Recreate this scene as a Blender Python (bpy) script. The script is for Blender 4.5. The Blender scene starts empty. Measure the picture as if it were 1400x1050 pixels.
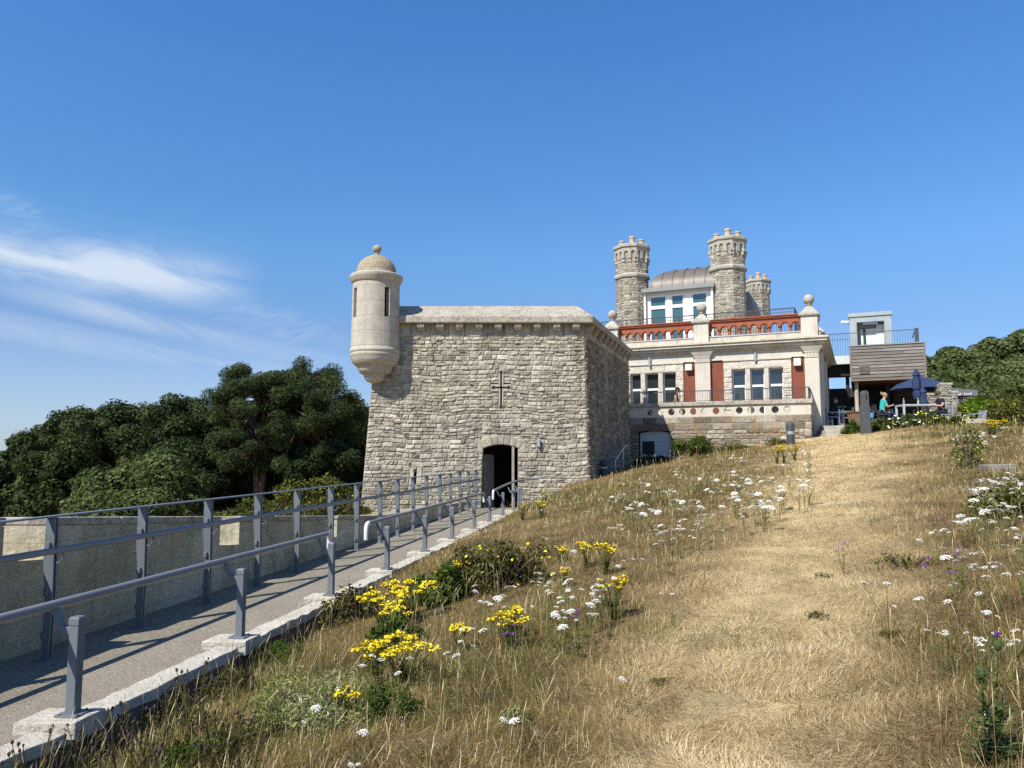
import bpy, math, random
import numpy as np
from mathutils import Vector, Matrix
R = math.radians
sc = bpy.context.scene
col = sc.collection
# ------------------------------------------------------------------ camera model
F = 1050.0
PITCH = math.atan(100/1050)
CP, SP = math.cos(PITCH), math.sin(PITCH)
def ray(px, py):
    u = (px-700)/F; v = (525-py)/F
    return Vector((u, CP - v*SP, SP + v*CP))
def at(px, py, Y):
    d = ray(px, py); return d*(Y/d.y)
def sstep(a, b, x):
    t = min(1.0, max(0.0, (x-a)/(b-a))); return t*t*(3-2*t)
# ------------------------------------------------------------------ mesh builder
FR = {}
def frame(o):
    while o.parent is not None: o = o.parent
    return FR.get(o.name, Matrix())
class MB:
    def __init__(s): s.v = []; s.f = []; s.t = []
    def add(s, vs, fs, tone=.5):
        n = len(s.v); s.v += [tuple(p) for p in vs]
        s.f += [tuple(i+n for i in f) for f in fs]; s.t += [tone]*len(fs); return s
    def box(s, x0, y0, z0, x1, y1, z1, tone=.5):
        return s.hexa([(x0,y0,z0),(x1,y0,z0),(x1,y1,z0),(x0,y1,z0),(x0,y0,z1),(x1,y0,z1),(x1,y1,z1),(x0,y1,z1)], tone)
    def hexa(s, p, tone=.5):
        return s.add(p, [(0,3,2,1),(4,5,6,7),(0,1,5,4),(1,2,6,5),(2,3,7,6),(3,0,4,7)], tone)
    def obox(s, c, ax, ay, az, tone=.5):     # centre and three half vectors
        c = Vector(c); ax = Vector(ax); ay = Vector(ay); az = Vector(az)
        return s.hexa([c-ax-ay-az, c+ax-ay-az, c+ax+ay-az, c-ax+ay-az, c-ax-ay+az, c+ax-ay+az, c+ax+ay+az, c-ax+ay+az], tone)
    def prism(s, poly, d, tone=.5):
        d = Vector(d); n = len(poly); p = [Vector(q) for q in poly]
        vs = p + [q+d for q in p]
        fs = [tuple(range(n))[::-1], tuple(range(n, 2*n))] + [(i, (i+1) % n, n+(i+1) % n, n+i) for i in range(n)]
        return s.add(vs, fs, tone)
    def lathe(s, cx, cy, prof, n=24, a0=0.0, tone=.5, cap=True):
        vs = []; fs = []
        for (r, z) in prof:
            for k in range(n):
                a = a0 + 2*math.pi*k/n; vs.append((cx+r*math.cos(a), cy+r*math.sin(a), z))
        m = len(prof)
        for j in range(m-1):
            for k in range(n):
                k2 = (k+1) % n; fs.append((j*n+k, j*n+k2, (j+1)*n+k2, (j+1)*n+k))
        if cap: fs.append(tuple(range(n))[::-1]); fs.append(tuple((m-1)*n+k for k in range(n)))
        return s.add(vs, fs, tone)
    def sphere(s, c, r, n=16, m=9, tone=.5, sz=1.0):
        prof = [(max(1e-4, r*math.sin(math.pi*j/m)), c[2]-r*sz*math.cos(math.pi*j/m)) for j in range(m+1)]
        return s.lathe(c[0], c[1], prof, n, 0, tone)
    def tube(s, pts, r, n=8, tone=.5, cap=True):
        pts = [Vector(p) for p in pts]; m = len(pts)
        rr = r if isinstance(r, (list, tuple)) else [r]*m
        vs = []; fs = []; up = None
        for i, p in enumerate(pts):
            t = (pts[min(i+1, m-1)]-pts[max(i-1, 0)]); t = t.normalized() if t.length > 1e-9 else Vector((0,0,1))
            if up is None:
                up = Vector((0,0,1)) if abs(t.z) < .9 else Vector((1,0,0))
            a = t.cross(up); a = a.normalized() if a.length > 1e-6 else t.orthogonal().normalized()
            b = a.cross(t).normalized(); up = b
            for k in range(n):
                w = 2*math.pi*k/n; vs.append(p + a*(rr[i]*math.cos(w)) + b*(rr[i]*math.sin(w)))
        for j in range(m-1):
            for k in range(n):
                k2 = (k+1) % n; fs.append((j*n+k, (j+1)*n+k, (j+1)*n+k2, j*n+k2))
        if cap: fs.append(tuple(range(n))); fs.append(tuple((m-1)*n+k for k in range(n))[::-1])
        return s.add(vs, fs, tone)
    def build(s, name, mat, parent=None, smooth=False, bevel=0, world=True, seg=2):
        me = bpy.data.meshes.new(name)
        vs = s.v
        if parent is not None and world:
            Mi = frame(parent).inverted(); vs = [tuple(Mi @ Vector(p)) for p in vs]
        me.from_pydata(vs, [], s.f); me.update()
        at_ = me.attributes.new('tone', 'FLOAT', 'FACE'); at_.data.foreach_set('value', s.t)
        if smooth:
            me.polygons.foreach_set('use_smooth', [True]*len(me.polygons))
            me.set_sharp_from_angle(angle=R(40))
        me.materials.append(mat)
        o = bpy.data.objects.new(name, me); col.objects.link(o)
        if parent is not None: o.parent = parent
        if bevel:
            b = o.modifiers.new('edge', 'BEVEL'); b.width = bevel; b.segments = seg; b.limit_method = 'ANGLE'; b.angle_limit = R(40)
        return o
def tag(o, label=None, cat=None, group=None, kind=None):
    if label: o['label'] = label
    if cat: o['category'] = cat
    if group: o['group'] = group
    if kind: o['kind'] = kind
    return o
def empty(name, loc, rz=0, label=None, cat=None, group=None):
    o = bpy.data.objects.new(name, None); col.objects.link(o); o.empty_display_size = .1
    o.location = loc; o.rotation_euler = (0, 0, rz)
    FR[o.name] = Matrix.Translation(Vector(loc)) @ Matrix.Rotation(rz, 4, 'Z')
    return tag(o, label, cat, group)
KIDS = {}
def copy_tree(o, parent=None, kids=None):
    c = o.copy(); col.objects.link(c)
    if parent is not None: c.parent = parent
    for ch in [q for q in bpy.data.objects if q.parent == o]: copy_tree(ch, c)
    return c
# ------------------------------------------------------------------ materials
def nd(nt, typ, **kw):
    n = nt.nodes.new(typ)
    for k, v in kw.items(): setattr(n, k, v)
    return n
def c4(c): return (c[0], c[1], c[2], 1)
def ramp(nt, stops, interp='LINEAR'):
    r = nd(nt, 'ShaderNodeValToRGB'); e = r.color_ramp.elements; r.color_ramp.interpolation = interp
    while len(e) < len(stops): e.new(.5)
    for i, (p, c) in enumerate(stops): e[i].position = p; e[i].color = c4(c)
    return r
def pm(name, c1, c2, scale=3, rough=.85, bump=0, bscale=30, bdist=.02, tone=None, metallic=0, spec=.3, stains=(), detail=6, stretch=None, mul=(.8, 1.2), coat=0, streaks=None):
    m = bpy.data.materials.new(name); m.use_nodes = True; nt = m.node_tree; L = nt.links
    bs = nt.nodes['Principled BSDF']; tc = nd(nt, 'ShaderNodeTexCoord'); vec = tc.outputs['Object']
    if stretch:
        mp = nd(nt, 'ShaderNodeMapping'); mp.inputs['Scale'].default_value = stretch; L.new(vec, mp.inputs[0]); vec2 = mp.outputs[0]
    else: vec2 = vec
    n1 = nd(nt, 'ShaderNodeTexNoise'); n1.inputs['Scale'].default_value = scale; n1.inputs['Detail'].default_value = detail; n1.inputs['Roughness'].default_value = .65
    L.new(vec2, n1.inputs['Vector'])
    r1 = ramp(nt, [(.3, c1), (.7, c2)]); L.new(n1.outputs['Fac'], r1.inputs[0]); out = r1.outputs[0]
    if tone:
        a = nd(nt, 'ShaderNodeAttribute', attribute_name='tone'); rt = ramp(nt, [(i/(len(tone)-1), c) for i, c in enumerate(tone)])
        L.new(a.outputs['Fac'], rt.inputs[0])
        mr = nd(nt, 'ShaderNodeMapRange'); mr.inputs['From Min'].default_value = .3; mr.inputs['From Max'].default_value = .7
        mr.inputs['To Min'].default_value = mul[0]; mr.inputs['To Max'].default_value = mul[1]; L.new(n1.outputs['Fac'], mr.inputs[0])
        mx = nd(nt, 'ShaderNodeMix', data_type='RGBA', blend_type='MULTIPLY'); mx.inputs[0].default_value = 1
        L.new(rt.outputs[0], mx.inputs[6]); L.new(mr.outputs[0], mx.inputs[7]); out = mx.outputs[2]
    for (sc_, lo, hi, amt, cc) in stains:
        n2 = nd(nt, 'ShaderNodeTexNoise'); n2.inputs['Scale'].default_value = sc_; n2.inputs['Detail'].default_value = 8; n2.inputs['Roughness'].default_value = .7
        L.new(vec2, n2.inputs['Vector'])
        mr = nd(nt, 'ShaderNodeMapRange'); mr.inputs['From Min'].default_value = lo; mr.inputs['From Max'].default_value = hi; mr.inputs['To Max'].default_value = amt
        L.new(n2.outputs['Fac'], mr.inputs[0])
        mx = nd(nt, 'ShaderNodeMix', data_type='RGBA'); L.new(mr.outputs[0], mx.inputs[0]); L.new(out, mx.inputs[6]); mx.inputs[7].default_value = c4(cc); out = mx.outputs[2]
    if streaks:     # run-off marks drawn down the face
        mp2 = nd(nt, 'ShaderNodeMapping'); mp2.inputs['Scale'].default_value = (1.6, 1.6, .16); L.new(vec, mp2.inputs[0])
        n4 = nd(nt, 'ShaderNodeTexNoise'); n4.inputs['Scale'].default_value = 1.6; n4.inputs['Detail'].default_value = 7; n4.inputs['Roughness'].default_value = .7; L.new(mp2.outputs[0], n4.inputs['Vector'])
        for lo, hi, cc, am in ((.54, .70, streaks[1], streaks[0]), (.46, .32, (.13,.115,.09), streaks[2])):
            mr = nd(nt, 'ShaderNodeMapRange'); mr.inputs['From Min'].default_value = lo; mr.inputs['From Max'].default_value = hi; mr.inputs['To Max'].default_value = am; L.new(n4.outputs['Fac'], mr.inputs[0])
            mx = nd(nt, 'ShaderNodeMix', data_type='RGBA'); L.new(mr.outputs[0], mx.inputs[0]); L.new(out, mx.inputs[6]); mx.inputs[7].default_value = c4(cc); out = mx.outputs[2]
    L.new(out, bs.inputs['Base Color'])
    bs.inputs['Roughness'].default_value = rough; bs.inputs['Metallic'].default_value = metallic; bs.inputs['Specular IOR Level'].default_value = spec
    if coat: bs.inputs['Coat Weight'].default_value = coat
    if bump:
        n3 = nd(nt, 'ShaderNodeTexNoise'); n3.inputs['Scale'].default_value = bscale; n3.inputs['Detail'].default_value = 6; n3.inputs['Roughness'].default_value = .7
        L.new(vec2, n3.inputs['Vector'])
        b = nd(nt, 'ShaderNodeBump'); b.inputs['Strength'].default_value = bump; b.inputs['Distance'].default_value = bdist
        L.new(n3.outputs['Fac'], b.inputs['Height']); L.new(b.outputs[0], bs.inputs['Normal'])
    return m
def joints(m, w, h, mortar=.006, dark=(.25,.22,.18), amt=.7, axis='x'):
    """thin ashlar joints worked into an existing material"""
    nt = m.node_tree; L = nt.links; bs = nt.nodes['Principled BSDF']
    tc = nd(nt, 'ShaderNodeTexCoord'); sx = nd(nt, 'ShaderNodeSeparateXYZ'); L.new(tc.outputs['Object'], sx.inputs[0])
    ad = nd(nt, 'ShaderNodeMath', operation='ADD'); L.new(sx.outputs[0], ad.inputs[0]); L.new(sx.outputs[1], ad.inputs[1])
    cb = nd(nt, 'ShaderNodeCombineXYZ'); L.new(ad.outputs[0], cb.inputs[0]); L.new(sx.outputs[2], cb.inputs[1])
    br = nd(nt, 'ShaderNodeTexBrick'); br.inputs['Scale'].default_value = 1; br.inputs['Brick Width'].default_value = w; br.inputs['Row Height'].default_value = h
    br.inputs['Mortar Size'].default_value = mortar; br.inputs['Color1'].default_value = (0,0,0,1); br.inputs['Color2'].default_value = (.12,.12,.12,1); br.inputs['Mortar'].default_value = (1,1,1,1)
    L.new(cb.outputs[0], br.inputs['Vector'])
    src = bs.inputs['Base Color'].links[0].from_socket
    ml = nd(nt, 'ShaderNodeMath', operation='MULTIPLY'); ml.inputs[1].default_value = amt; L.new(br.outputs['Color'], ml.inputs[0])
    mx = nd(nt, 'ShaderNodeMix', data_type='RGBA'); L.new(ml.outputs[0], mx.inputs[0]); L.new(src, mx.inputs[6]); mx.inputs[7].default_value = c4(dark)
    L.new(mx.outputs[2], bs.inputs['Base Color'])
    return m
def leafmat(name, tone, trans=.3, mul=(.75, 1.3)):
    m = bpy.data.materials.new(name); m.use_nodes = True; nt = m.node_tree; L = nt.links; nt.nodes.clear()
    a = nd(nt, 'ShaderNodeAttribute', attribute_name='tone'); rt = ramp(nt, [(i/(len(tone)-1), c) for i, c in enumerate(tone)])
    L.new(a.outputs['Fac'], rt.inputs[0])
    d = nd(nt, 'ShaderNodeBsdfDiffuse'); t = nd(nt, 'ShaderNodeBsdfTranslucent'); mx = nd(nt, 'ShaderNodeMixShader'); mx.inputs[0].default_value = trans
    L.new(rt.outputs[0], d.inputs[0]); L.new(rt.outputs[0], t.inputs[0]); L.new(d.outputs[0], mx.inputs[1]); L.new(t.outputs[0], mx.inputs[2])
    o = nd(nt, 'ShaderNodeOutputMaterial'); L.new(mx.outputs[0], o.inputs[0]); return m
M = {}
STONE = [(.20,.172,.132),(.30,.264,.204),(.39,.347,.27),(.475,.43,.338),(.58,.535,.43)]
M['rubble'] = pm('rubble_limestone', (.3,.27,.22),(.5,.46,.38), 5, .94, .9, 20, .038, tone=STONE, mul=(.66,1.28), streaks=(.6,(.56,.52,.43),.6), stains=((1.2,.55,.75,.4,(.15,.13,.10)), (14,.62,.75,.55,(.13,.12,.1)), (9,.66,.76,.45,(.60,.56,.48))))
M['mortar'] = pm('lime_mortar', (.40,.355,.27),(.54,.485,.375), 8, .95, .5, 60, .01)
M['ashlar'] = pm('pale_ashlar', (.50,.46,.385),(.62,.58,.50), 2.2, .85, .3, 45, .008, stains=((5,.58,.8,.45,(.30,.27,.22)), (22,.63,.72,.4,(.25,.22,.18))))
M['turret'] = joints(pm('turret_stone', (.38,.345,.28),(.53,.49,.41), 2.6, .88, .8, 38, .02, streaks=(.35,(.58,.54,.45),.35), stains=((3.0,.50,.66,.5,(.30,.27,.22)), (18,.57,.66,.6,(.20,.175,.14)))), 1.05, .47, .008)
M['dome'] = pm('speckled_dome_stone', (.34,.285,.195),(.45,.385,.28), 4, .9, .6, 50, .015, stains=((22,.47,.56,.75,(.14,.115,.08)), (7,.6,.8,.5,(.36,.31,.2))))
M['coping'] = pm('weathered_coping', (.36,.32,.26),(.50,.455,.38), 1.6, .9, .7, 30, .02, streaks=(.3,(.56,.52,.44),.4), stains=((12,.48,.58,.75,(.19,.16,.12)), (3,.50,.66,.6,(.27,.225,.16)), (36,.56,.66,.6,(.60,.56,.48)), (50,.57,.66,.6,(.12,.10,.08))))
M['lichen'] = pm('lichened_stone', (.33,.305,.255),(.46,.43,.365), 3, .9, .6, 35, .015, streaks=(.2,(.5,.47,.4),.4), stains=((3.2,.55,.68,.4,(.31,.25,.12)), (14,.53,.66,.65,(.15,.13,.105))))
M['facade'] = joints(pm('facade_limestone', (.50,.455,.375),(.62,.575,.49), 1.4, .85, .35, 36, .01, streaks=(.2,(.68,.64,.56),.28), stains=((2.2,.56,.8,.4,(.42,.37,.29)), (18,.64,.74,.4,(.36,.3,.22)))), .8, .32, .004, (.4,.35,.28), .5)
M['cornice'] = pm('stained_cornice', (.47,.415,.32),(.60,.55,.455), 2.5, .88, .5, 32, .015, streaks=(.2,(.66,.61,.52),.5), stains=((4,.52,.72,.6,(.42,.33,.19)), (14,.56,.7,.6,(.22,.18,.13))))
M['terracotta'] = pm('red_terracotta', (.25,.07,.035),(.34,.11,.055), 4, .75, .2, 40, .006, stains=((9,.6,.75,.4,(.2,.06,.045)),))
M['redpanel'] = joints(pm('red_panel', (.18,.053,.03),(.235,.075,.044), 2, .8, .15, 40, .005), .5, .3, .004, (.2,.06,.04), .5)
M['white'] = pm('white_paint', (.74,.72,.66),(.80,.78,.73), 2, .55)
M['cream'] = pm('cream_render', (.52,.53,.50),(.58,.59,.56), 2, .7)
M['dark'] = pm('dark_interior', (.02,.018,.016),(.035,.03,.028), 2, .9)
M['doorwood'] = pm('weathered_door', (.12,.115,.11),(.18,.175,.17), 6, .7, stretch=(6,6,.6))
M['grey'] = pm('grey_paint', (.125,.142,.165),(.155,.172,.195), 1.5, .42, .05, 200, .001, spec=.5, stains=((7,.62,.8,.35,(.28,.28,.27)),))
M['railpaint'] = pm('rail_paint', (.165,.17,.18),(.21,.215,.225), 3, .42, spec=.5, stains=((9,.58,.7,.4,(.30,.30,.30)),))
M['railend'] = pm('pale_rail_end', (.58,.58,.57),(.66,.66,.65), 3, .5)
M['steel'] = pm('galvanised', (.42,.44,.46),(.52,.54,.56), 4, .4, metallic=.6)
M['darkrail'] = pm('dark_rail', (.055,.06,.065),(.08,.085,.09), 3, .5)
M['bollard'] = pm('bollard_paint', (.045,.055,.06),(.07,.08,.085), 6, .55)
M['concrete'] = pm('parapet_render', (.37,.315,.22),(.58,.51,.385), 1.6, .9, .55, 14, .04, streaks=(.5,(.74,.69,.57),.5), stains=((2.2,.48,.60,.6,(.24,.21,.16)), (.9,.5,.62,.55,(.74,.69,.58)), (9,.52,.64,.5,(.66,.61,.5)), (14,.56,.66,.55,(.17,.15,.11))))
M['kerb'] = pm('pale_kerb', (.54,.50,.42),(.68,.64,.55), 2, .9, 1.0, 24, .03, stains=((5,.48,.64,.5,(.36,.32,.25)), (38,.55,.65,.5,(.26,.23,.18)), (2,.56,.7,.4,(.26,.24,.17))))
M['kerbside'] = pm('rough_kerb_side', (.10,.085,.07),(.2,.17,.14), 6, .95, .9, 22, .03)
M['zinc'] = pm('zinc_cladding', (.30,.34,.34),(.36,.40,.40), 2, .5, spec=.4, stains=((3,.6,.8,.3,(.4,.44,.44)),))
M['roofmetal'] = pm('bronze_roof', (.115,.10,.088),(.185,.162,.145), 1.6, .5, metallic=.2, stretch=(3,3,.5))
M['fascia'] = pm('grey_fascia', (.22,.225,.21),(.27,.275,.26), 2, .6)
M['timber'] = pm('weathered_timber', (.20,.175,.15),(.30,.27,.24), 3, .8, .5, 18, .01, stretch=(.5,.5,9), tone=[(.15,.13,.11),(.20,.178,.152),(.26,.235,.205)], mul=(.6,1.3))
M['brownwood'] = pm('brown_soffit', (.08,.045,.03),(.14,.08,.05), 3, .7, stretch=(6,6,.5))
M['navy'] = pm('navy_canvas', (.018,.035,.085),(.03,.052,.12), 6, .85)
M['pot'] = pm('buff_chimney_pot', (.40,.325,.235),(.49,.405,.30), 6, .85, stains=((12,.55,.7,.5,(.3,.24,.17)),))
M['lead'] = pm('lead_strip', (.35,.38,.42),(.43,.46,.5), 4, .5)
M['granite'] = pm('dark_granite', (.06,.062,.07),(.11,.112,.12), 14, .55, .3, 60, .006)
M['drystone'] = pm('dry_stone', (.3,.27,.22),(.5,.46,.38), 5, .92, .5, 40, .015, tone=[(.2,.18,.15),(.36,.33,.28),(.5,.46,.4)])
M['paving'] = joints(pm('terrace_paving', (.36,.33,.28),(.46,.43,.37), 2, .9, .3, 30, .006), .6, .6, .008)
M['ivory'] = pm('daisy_white', (.70,.68,.60),(.80,.78,.72), 60, .8)
M['yellow'] = pm('ragwort_yellow', (.72,.50,.01),(.80,.62,.03), 60, .75, tone=[(.60,.38,.008),(.80,.63,.01),(.86,.76,.04)])
M['purple'] = pm('thistle_purple', (.16,.05,.24),(.30,.10,.42), 60, .8)
M['bark'] = pm('pine_bark', (.07,.05,.04),(.14,.10,.075), 6, .95, .8, 14, .04, stretch=(1,1,.25))
M['stem'] = leafmat('green_stem', [(.10,.11,.035),(.17,.17,.06),(.26,.22,.10)], .15)
M['weed'] = leafmat('weed_leaf', [(.035,.06,.012),(.075,.115,.022),(.15,.19,.05)], .3)
M['darkweed'] = leafmat('dark_weed_leaf', [(.035,.03,.016),(.085,.075,.03),(.14,.15,.05)], .2)
M['thistleleaf'] = leafmat('thistle_leaf', [(.05,.075,.03),(.09,.125,.045),(.17,.22,.06)], .25)
M['paleleaf'] = leafmat('pale_feather_leaf', [(.15,.18,.045),(.28,.31,.10),(.55,.54,.33)], .35)
M['seedhead'] = pm('knapweed_seedhead', (.035,.024,.02),(.085,.055,.045), 50, .9)
M['oakleaf'] = leafmat('evergreen_leaf', [(.020,.032,.013),(.050,.067,.025),(.11,.125,.05)], .18)
M['oakleaf2'] = leafmat('light_oak_leaf', [(.045,.064,.022),(.088,.112,.040),(.15,.17,.068)], .2)
M['pineleaf'] = leafmat('pine_needle', [(.022,.036,.016),(.056,.078,.030),(.115,.135,.055)], .15)
M['gorse'] = leafmat('gorse_leaf', [(.045,.058,.014),(.10,.108,.025),(.19,.18,.045)], .2)
M['limeleaf'] = leafmat('lime_leaf', [(.06,.11,.012),(.12,.19,.02),(.20,.27,.035)], .35)
def glassmat(name, base, rough=.03):
    m = bpy.data.materials.new(name); m.use_nodes = True; b = m.node_tree.nodes['Principled BSDF']
    b.inputs['Base Color'].default_value = c4(base); b.inputs['Roughness'].default_value = rough; b.inputs['Specular IOR Level'].default_value = .8; b.inputs['IOR'].default_value = 1.6
    return m
def wobbly(m):
    nt = m.node_tree; n = nd(nt, 'ShaderNodeTexNoise'); n.inputs['Scale'].default_value = 1.8; tc = nd(nt, 'ShaderNodeTexCoord'); nt.links.new(tc.outputs['Object'], n.inputs['Vector']); b = nd(nt, 'ShaderNodeBump'); b.inputs['Strength'].default_value = .25; b.inputs['Distance'].default_value = .12; nt.links.new(n.outputs['Fac'], b.inputs['Height']); nt.links.new(b.outputs[0], nt.nodes['Principled BSDF'].inputs['Normal']); return m
M['window'] = glassmat('window_glass', (.02,.028,.03))
M['windowteal'] = glassmat('tinted_window_glass', (.04,.10,.105)); wobbly(M['window']); wobbly(M['windowteal']); joints(M['concrete'], 2.3, .62, .006, (.12,.11,.09), .3)
def clearglass():
    m = bpy.data.materials.new('balustrade_glass'); m.use_nodes = True; nt = m.node_tree; L = nt.links; nt.nodes.clear()
    t = nd(nt, 'ShaderNodeBsdfTransparent'); t.inputs[0].default_value = (.965,.975,.95,1)
    g = nd(nt, 'ShaderNodeBsdfGlossy'); g.inputs['Roughness'].default_value = .03
    d = nd(nt, 'ShaderNodeBsdfDiffuse'); d.inputs[0].default_value = (.42,.40,.33,1)
    tc = nd(nt, 'ShaderNodeTexCoord'); n = nd(nt, 'ShaderNodeTexNoise'); n.inputs['Scale'].default_value = 3; n.inputs['Detail'].default_value = 8; L.new(tc.outputs['Object'], n.inputs['Vector'])
    mr = nd(nt, 'ShaderNodeMapRange'); mr.inputs['From Min'].default_value = .35; mr.inputs['From Max'].default_value = .75; mr.inputs['To Min'].default_value = .0; mr.inputs['To Max'].default_value = .045; L.new(n.outputs['Fac'], mr.inputs[0])
    m1 = nd(nt, 'ShaderNodeMixShader'); L.new(mr.outputs[0], m1.inputs[0]); L.new(t.outputs[0], m1.inputs[1]); L.new(d.outputs[0], m1.inputs[2])
    fr = nd(nt, 'ShaderNodeFresnel'); fr.inputs[0].default_value = 1.45
    ge = nd(nt, 'ShaderNodeNewGeometry'); ff = nd(nt, 'ShaderNodeMath', operation='MULTIPLY'); iv = nd(nt, 'ShaderNodeMath', operation='SUBTRACT'); iv.inputs[0].default_value = 1; L.new(ge.outputs['Backfacing'], iv.inputs[1]); fk = nd(nt, 'ShaderNodeMath', operation='MULTIPLY'); fk.inputs[1].default_value = .3; L.new(fr.outputs[0], fk.inputs[0]); L.new(fk.outputs[0], ff.inputs[0]); L.new(iv.outputs[0], ff.inputs[1])
    m2 = nd(nt, 'ShaderNodeMixShader'); L.new(ff.outputs[0], m2.inputs[0]); L.new(m1.outputs[0], m2.inputs[1]); L.new(g.outputs[0], m2.inputs[2])
    o = nd(nt, 'ShaderNodeOutputMaterial'); L.new(m2.outputs[0], o.inputs[0]); return m
M['glass'] = clearglass()
# gravel ramp: fine aggregate
M['ramp'] = pm('resin_gravel', (.215,.185,.142),(.285,.248,.195), 1.2, .92, .9, 70, .012, stains=((1.1,.5,.68,.35,(.14,.125,.10)), (55,.52,.60,.75,(.46,.42,.35)), (48,.54,.62,.7,(.05,.045,.04))))
# ------------------------------------------------------------------ masonry
def masonry(mb, P00, P10, P11, P01, holes=(), course=(.13,.26), width=(.2,.55), relief=.04, gap=.011, seed=1, base=.5, spread=.5, split=.45, mm=None, gtone=.5, wob=0):
    """coursed rubble on a quad; every stone a raised, chiselled block. holes: functions (va, vb) -> [(u0,u1)]"""
    rn = random.Random(seed)
    P00, P10, P11, P01 = [Vector(p) for p in (P00, P10, P11, P01)]
    W = ((P10-P00).length + (P11-P01).length)/2; H = ((P01-P00).length+(P11-P10).length)/2
    N = ((P10-P00).cross(P01-P00)).normalized()
    def P(u, v, o=0.0):
        a = u/W; b = v/H
        if wob: b += wob*(math.sin(u*1.7+1)+.6*math.sin(u*4.1+v*2))*min(1, 4*b, 4*(1-b))/H
        return P00*(1-a)*(1-b) + P10*a*(1-b) + P11*a*b + P01*(1-a)*b + N*o
    def stone(u0, u1, v0, v1):
        if u1-u0 < .03 or v1-v0 < .03: return
        g = gap*rn.uniform(.5, 1.3)
        a0, a1, b0, b1 = u0+g, u1-g, v0+g*.8, v1-g*.8
        b0 += rn.uniform(-.003,.008); b1 -= rn.uniform(-.003,.008)
        w = a1-a0; h = b1-b0; e = min(.028, w*.2, h*.2)
        ni = max(1, int(w/.09)); us = [0]+[e+(w-2*e)*k/ni for k in range(ni+1)]+[w]
        nj = max(1, int(h/.08)); vs_ = [0]+[e+(h-2*e)*k/nj for k in range(nj+1)]+[h]
        rel = relief*rn.uniform(.45, 1.15); tx = rn.uniform(-.3,.3)*rel; tz = rn.uniform(-.35,.35)*rel
        vs = []; fs = []
        nu = len(us); nv = len(vs_)
        for j, y in enumerate(vs_):
            for i, x in enumerate(us):
                edge = i in (0, nu-1) or j in (0, nv-1)
                if edge: o = .002; jx = rn.uniform(-.006,.006); jy = rn.uniform(-.006,.006)
                else:
                    o = rel*rn.uniform(.42, 1.2) + tx*(x/w-.5)*2 + tz*(y/h-.5)*2
                    jx = rn.uniform(-.012,.012); jy = rn.uniform(-.010,.010)
                vs.append(P(a0+x+jx, b0+y+jy, o))
        for j in range(nv-1):
            for i in range(nu-1): fs.append((j*nu+i, j*nu+i+1, (j+1)*nu+i+1, (j+1)*nu+i))
        mb.add(vs, fs, min(1, max(0, base+rn.gauss(0, spread*.45))))
    def free(va, vb):
        iv = [(0, W)]
        for hf in holes:
            for (x0, x1) in hf(va, vb):
                nw = []
                for (p, q) in iv:
                    if x1 <= p or x0 >= q: nw.append((p, q))
                    else:
                        if x0-p > .01: nw.append((p, x0))
                        if q-x1 > .01: nw.append((x1, q))
                iv = nw
        return iv
    v = 0.0
    while v < H-1e-6:
        h = rn.uniform(*course)
        if H-v-h < course[0]*.8: h = H-v
        # backing strips (fine, so curved openings stay curved)
        nsub = max(1, int(h/.05)) if holes else 1
        for k in range(nsub):
            va, vb = v+h*k/nsub, v+h*(k+1)/nsub
            for (p, q) in free((va+vb)/2, (va+vb)/2):
                mb.add([P(p, va), P(q, va), P(q, vb), P(p, vb)], [(0,1,2,3)], gtone)
        for (p, q) in free(v+h*.05, v+h*.95):
            u = p
            while u < q-1e-6:
                w = rn.uniform(*width)*(.7+.6*h/course[1])
                if q-u-w < width[0]*.6: w = q-u
                if h > course[0]*1.35 and rn.random() < split:
                    k = rn.uniform(.35,.65)
                    for (x0, x1) in ((v, v+h*k), (v+h*k, v+h)):
                        if w > width[0]*1.6 and rn.random() < .6:
                            m_ = rn.uniform(.35,.65); stone(u, u+w*m_, x0, x1); stone(u+w*m_, u+w, x0, x1)
                        else: stone(u, u+w, x0, x1)
                else: stone(u, u+w, v, v+h)
                u += w
        v += h
def archplate(mb, O, ex, ez, en, W, H, n, r, zs, th, pad=0, tone=.5):
    """plate with n round arches cut from its bottom edge; zs = spring height above O, legs run down to O"""
    O = Vector(O); ex = Vector(ex); ez = Vector(ez); en = Vector(en)
    p = [O]; step = (W-2*pad)/n
    for i in range(n):
        c = pad+step*(i+.5)
        if zs > 1e-6: p.append(O+ex*(c-r))
        for k in range(11):
            a = math.pi*(1-k/10); p.append(O+ex*(c+r*math.cos(a))+ez*(zs+r*math.sin(a)))
        if zs > 1e-6: p.append(O+ex*(c+r))
    p += [O+ex*W, O+ex*W+ez*H, O+ez*H]
    mb.prism(p, en*th, tone)
# ------------------------------------------------------------------ terrain
KX = lambda y: -3.42+.16*y           # grass-side edge of the kerb
FX = lambda y: -4.916+.16*y          # glass fence line
def rampz(y): return -1.70+.005*max(2, min(y, 26))
def kerbz(y): return -1.66+.005*max(2, min(y, 26))
def spl(d, k=.8): return d if d > 20*k else k*math.log1p(math.exp(d/k))
_rs = random.Random(5)
_ph = [(_rs.uniform(.25,1.6), _rs.uniform(0,6.28), _rs.uniform(0,6.28)) for _ in range(9)]
def lump(x, y):
    return sum(math.sin(x*f*math.cos(a)+y*f*math.sin(a)+b)/(1+2*f) for f, a, b in _ph)
def T0(x, y):
    yy = y if y < 22 else 22+6*(1-math.exp(-(y-22)/6))
    xp = .46*yy-.7; d = xp-x
    z = -1.71+.091*yy-.15*spl(d)+.11*min(spl(-d), 4.5)
    return z + .03*lump(x, y)
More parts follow.
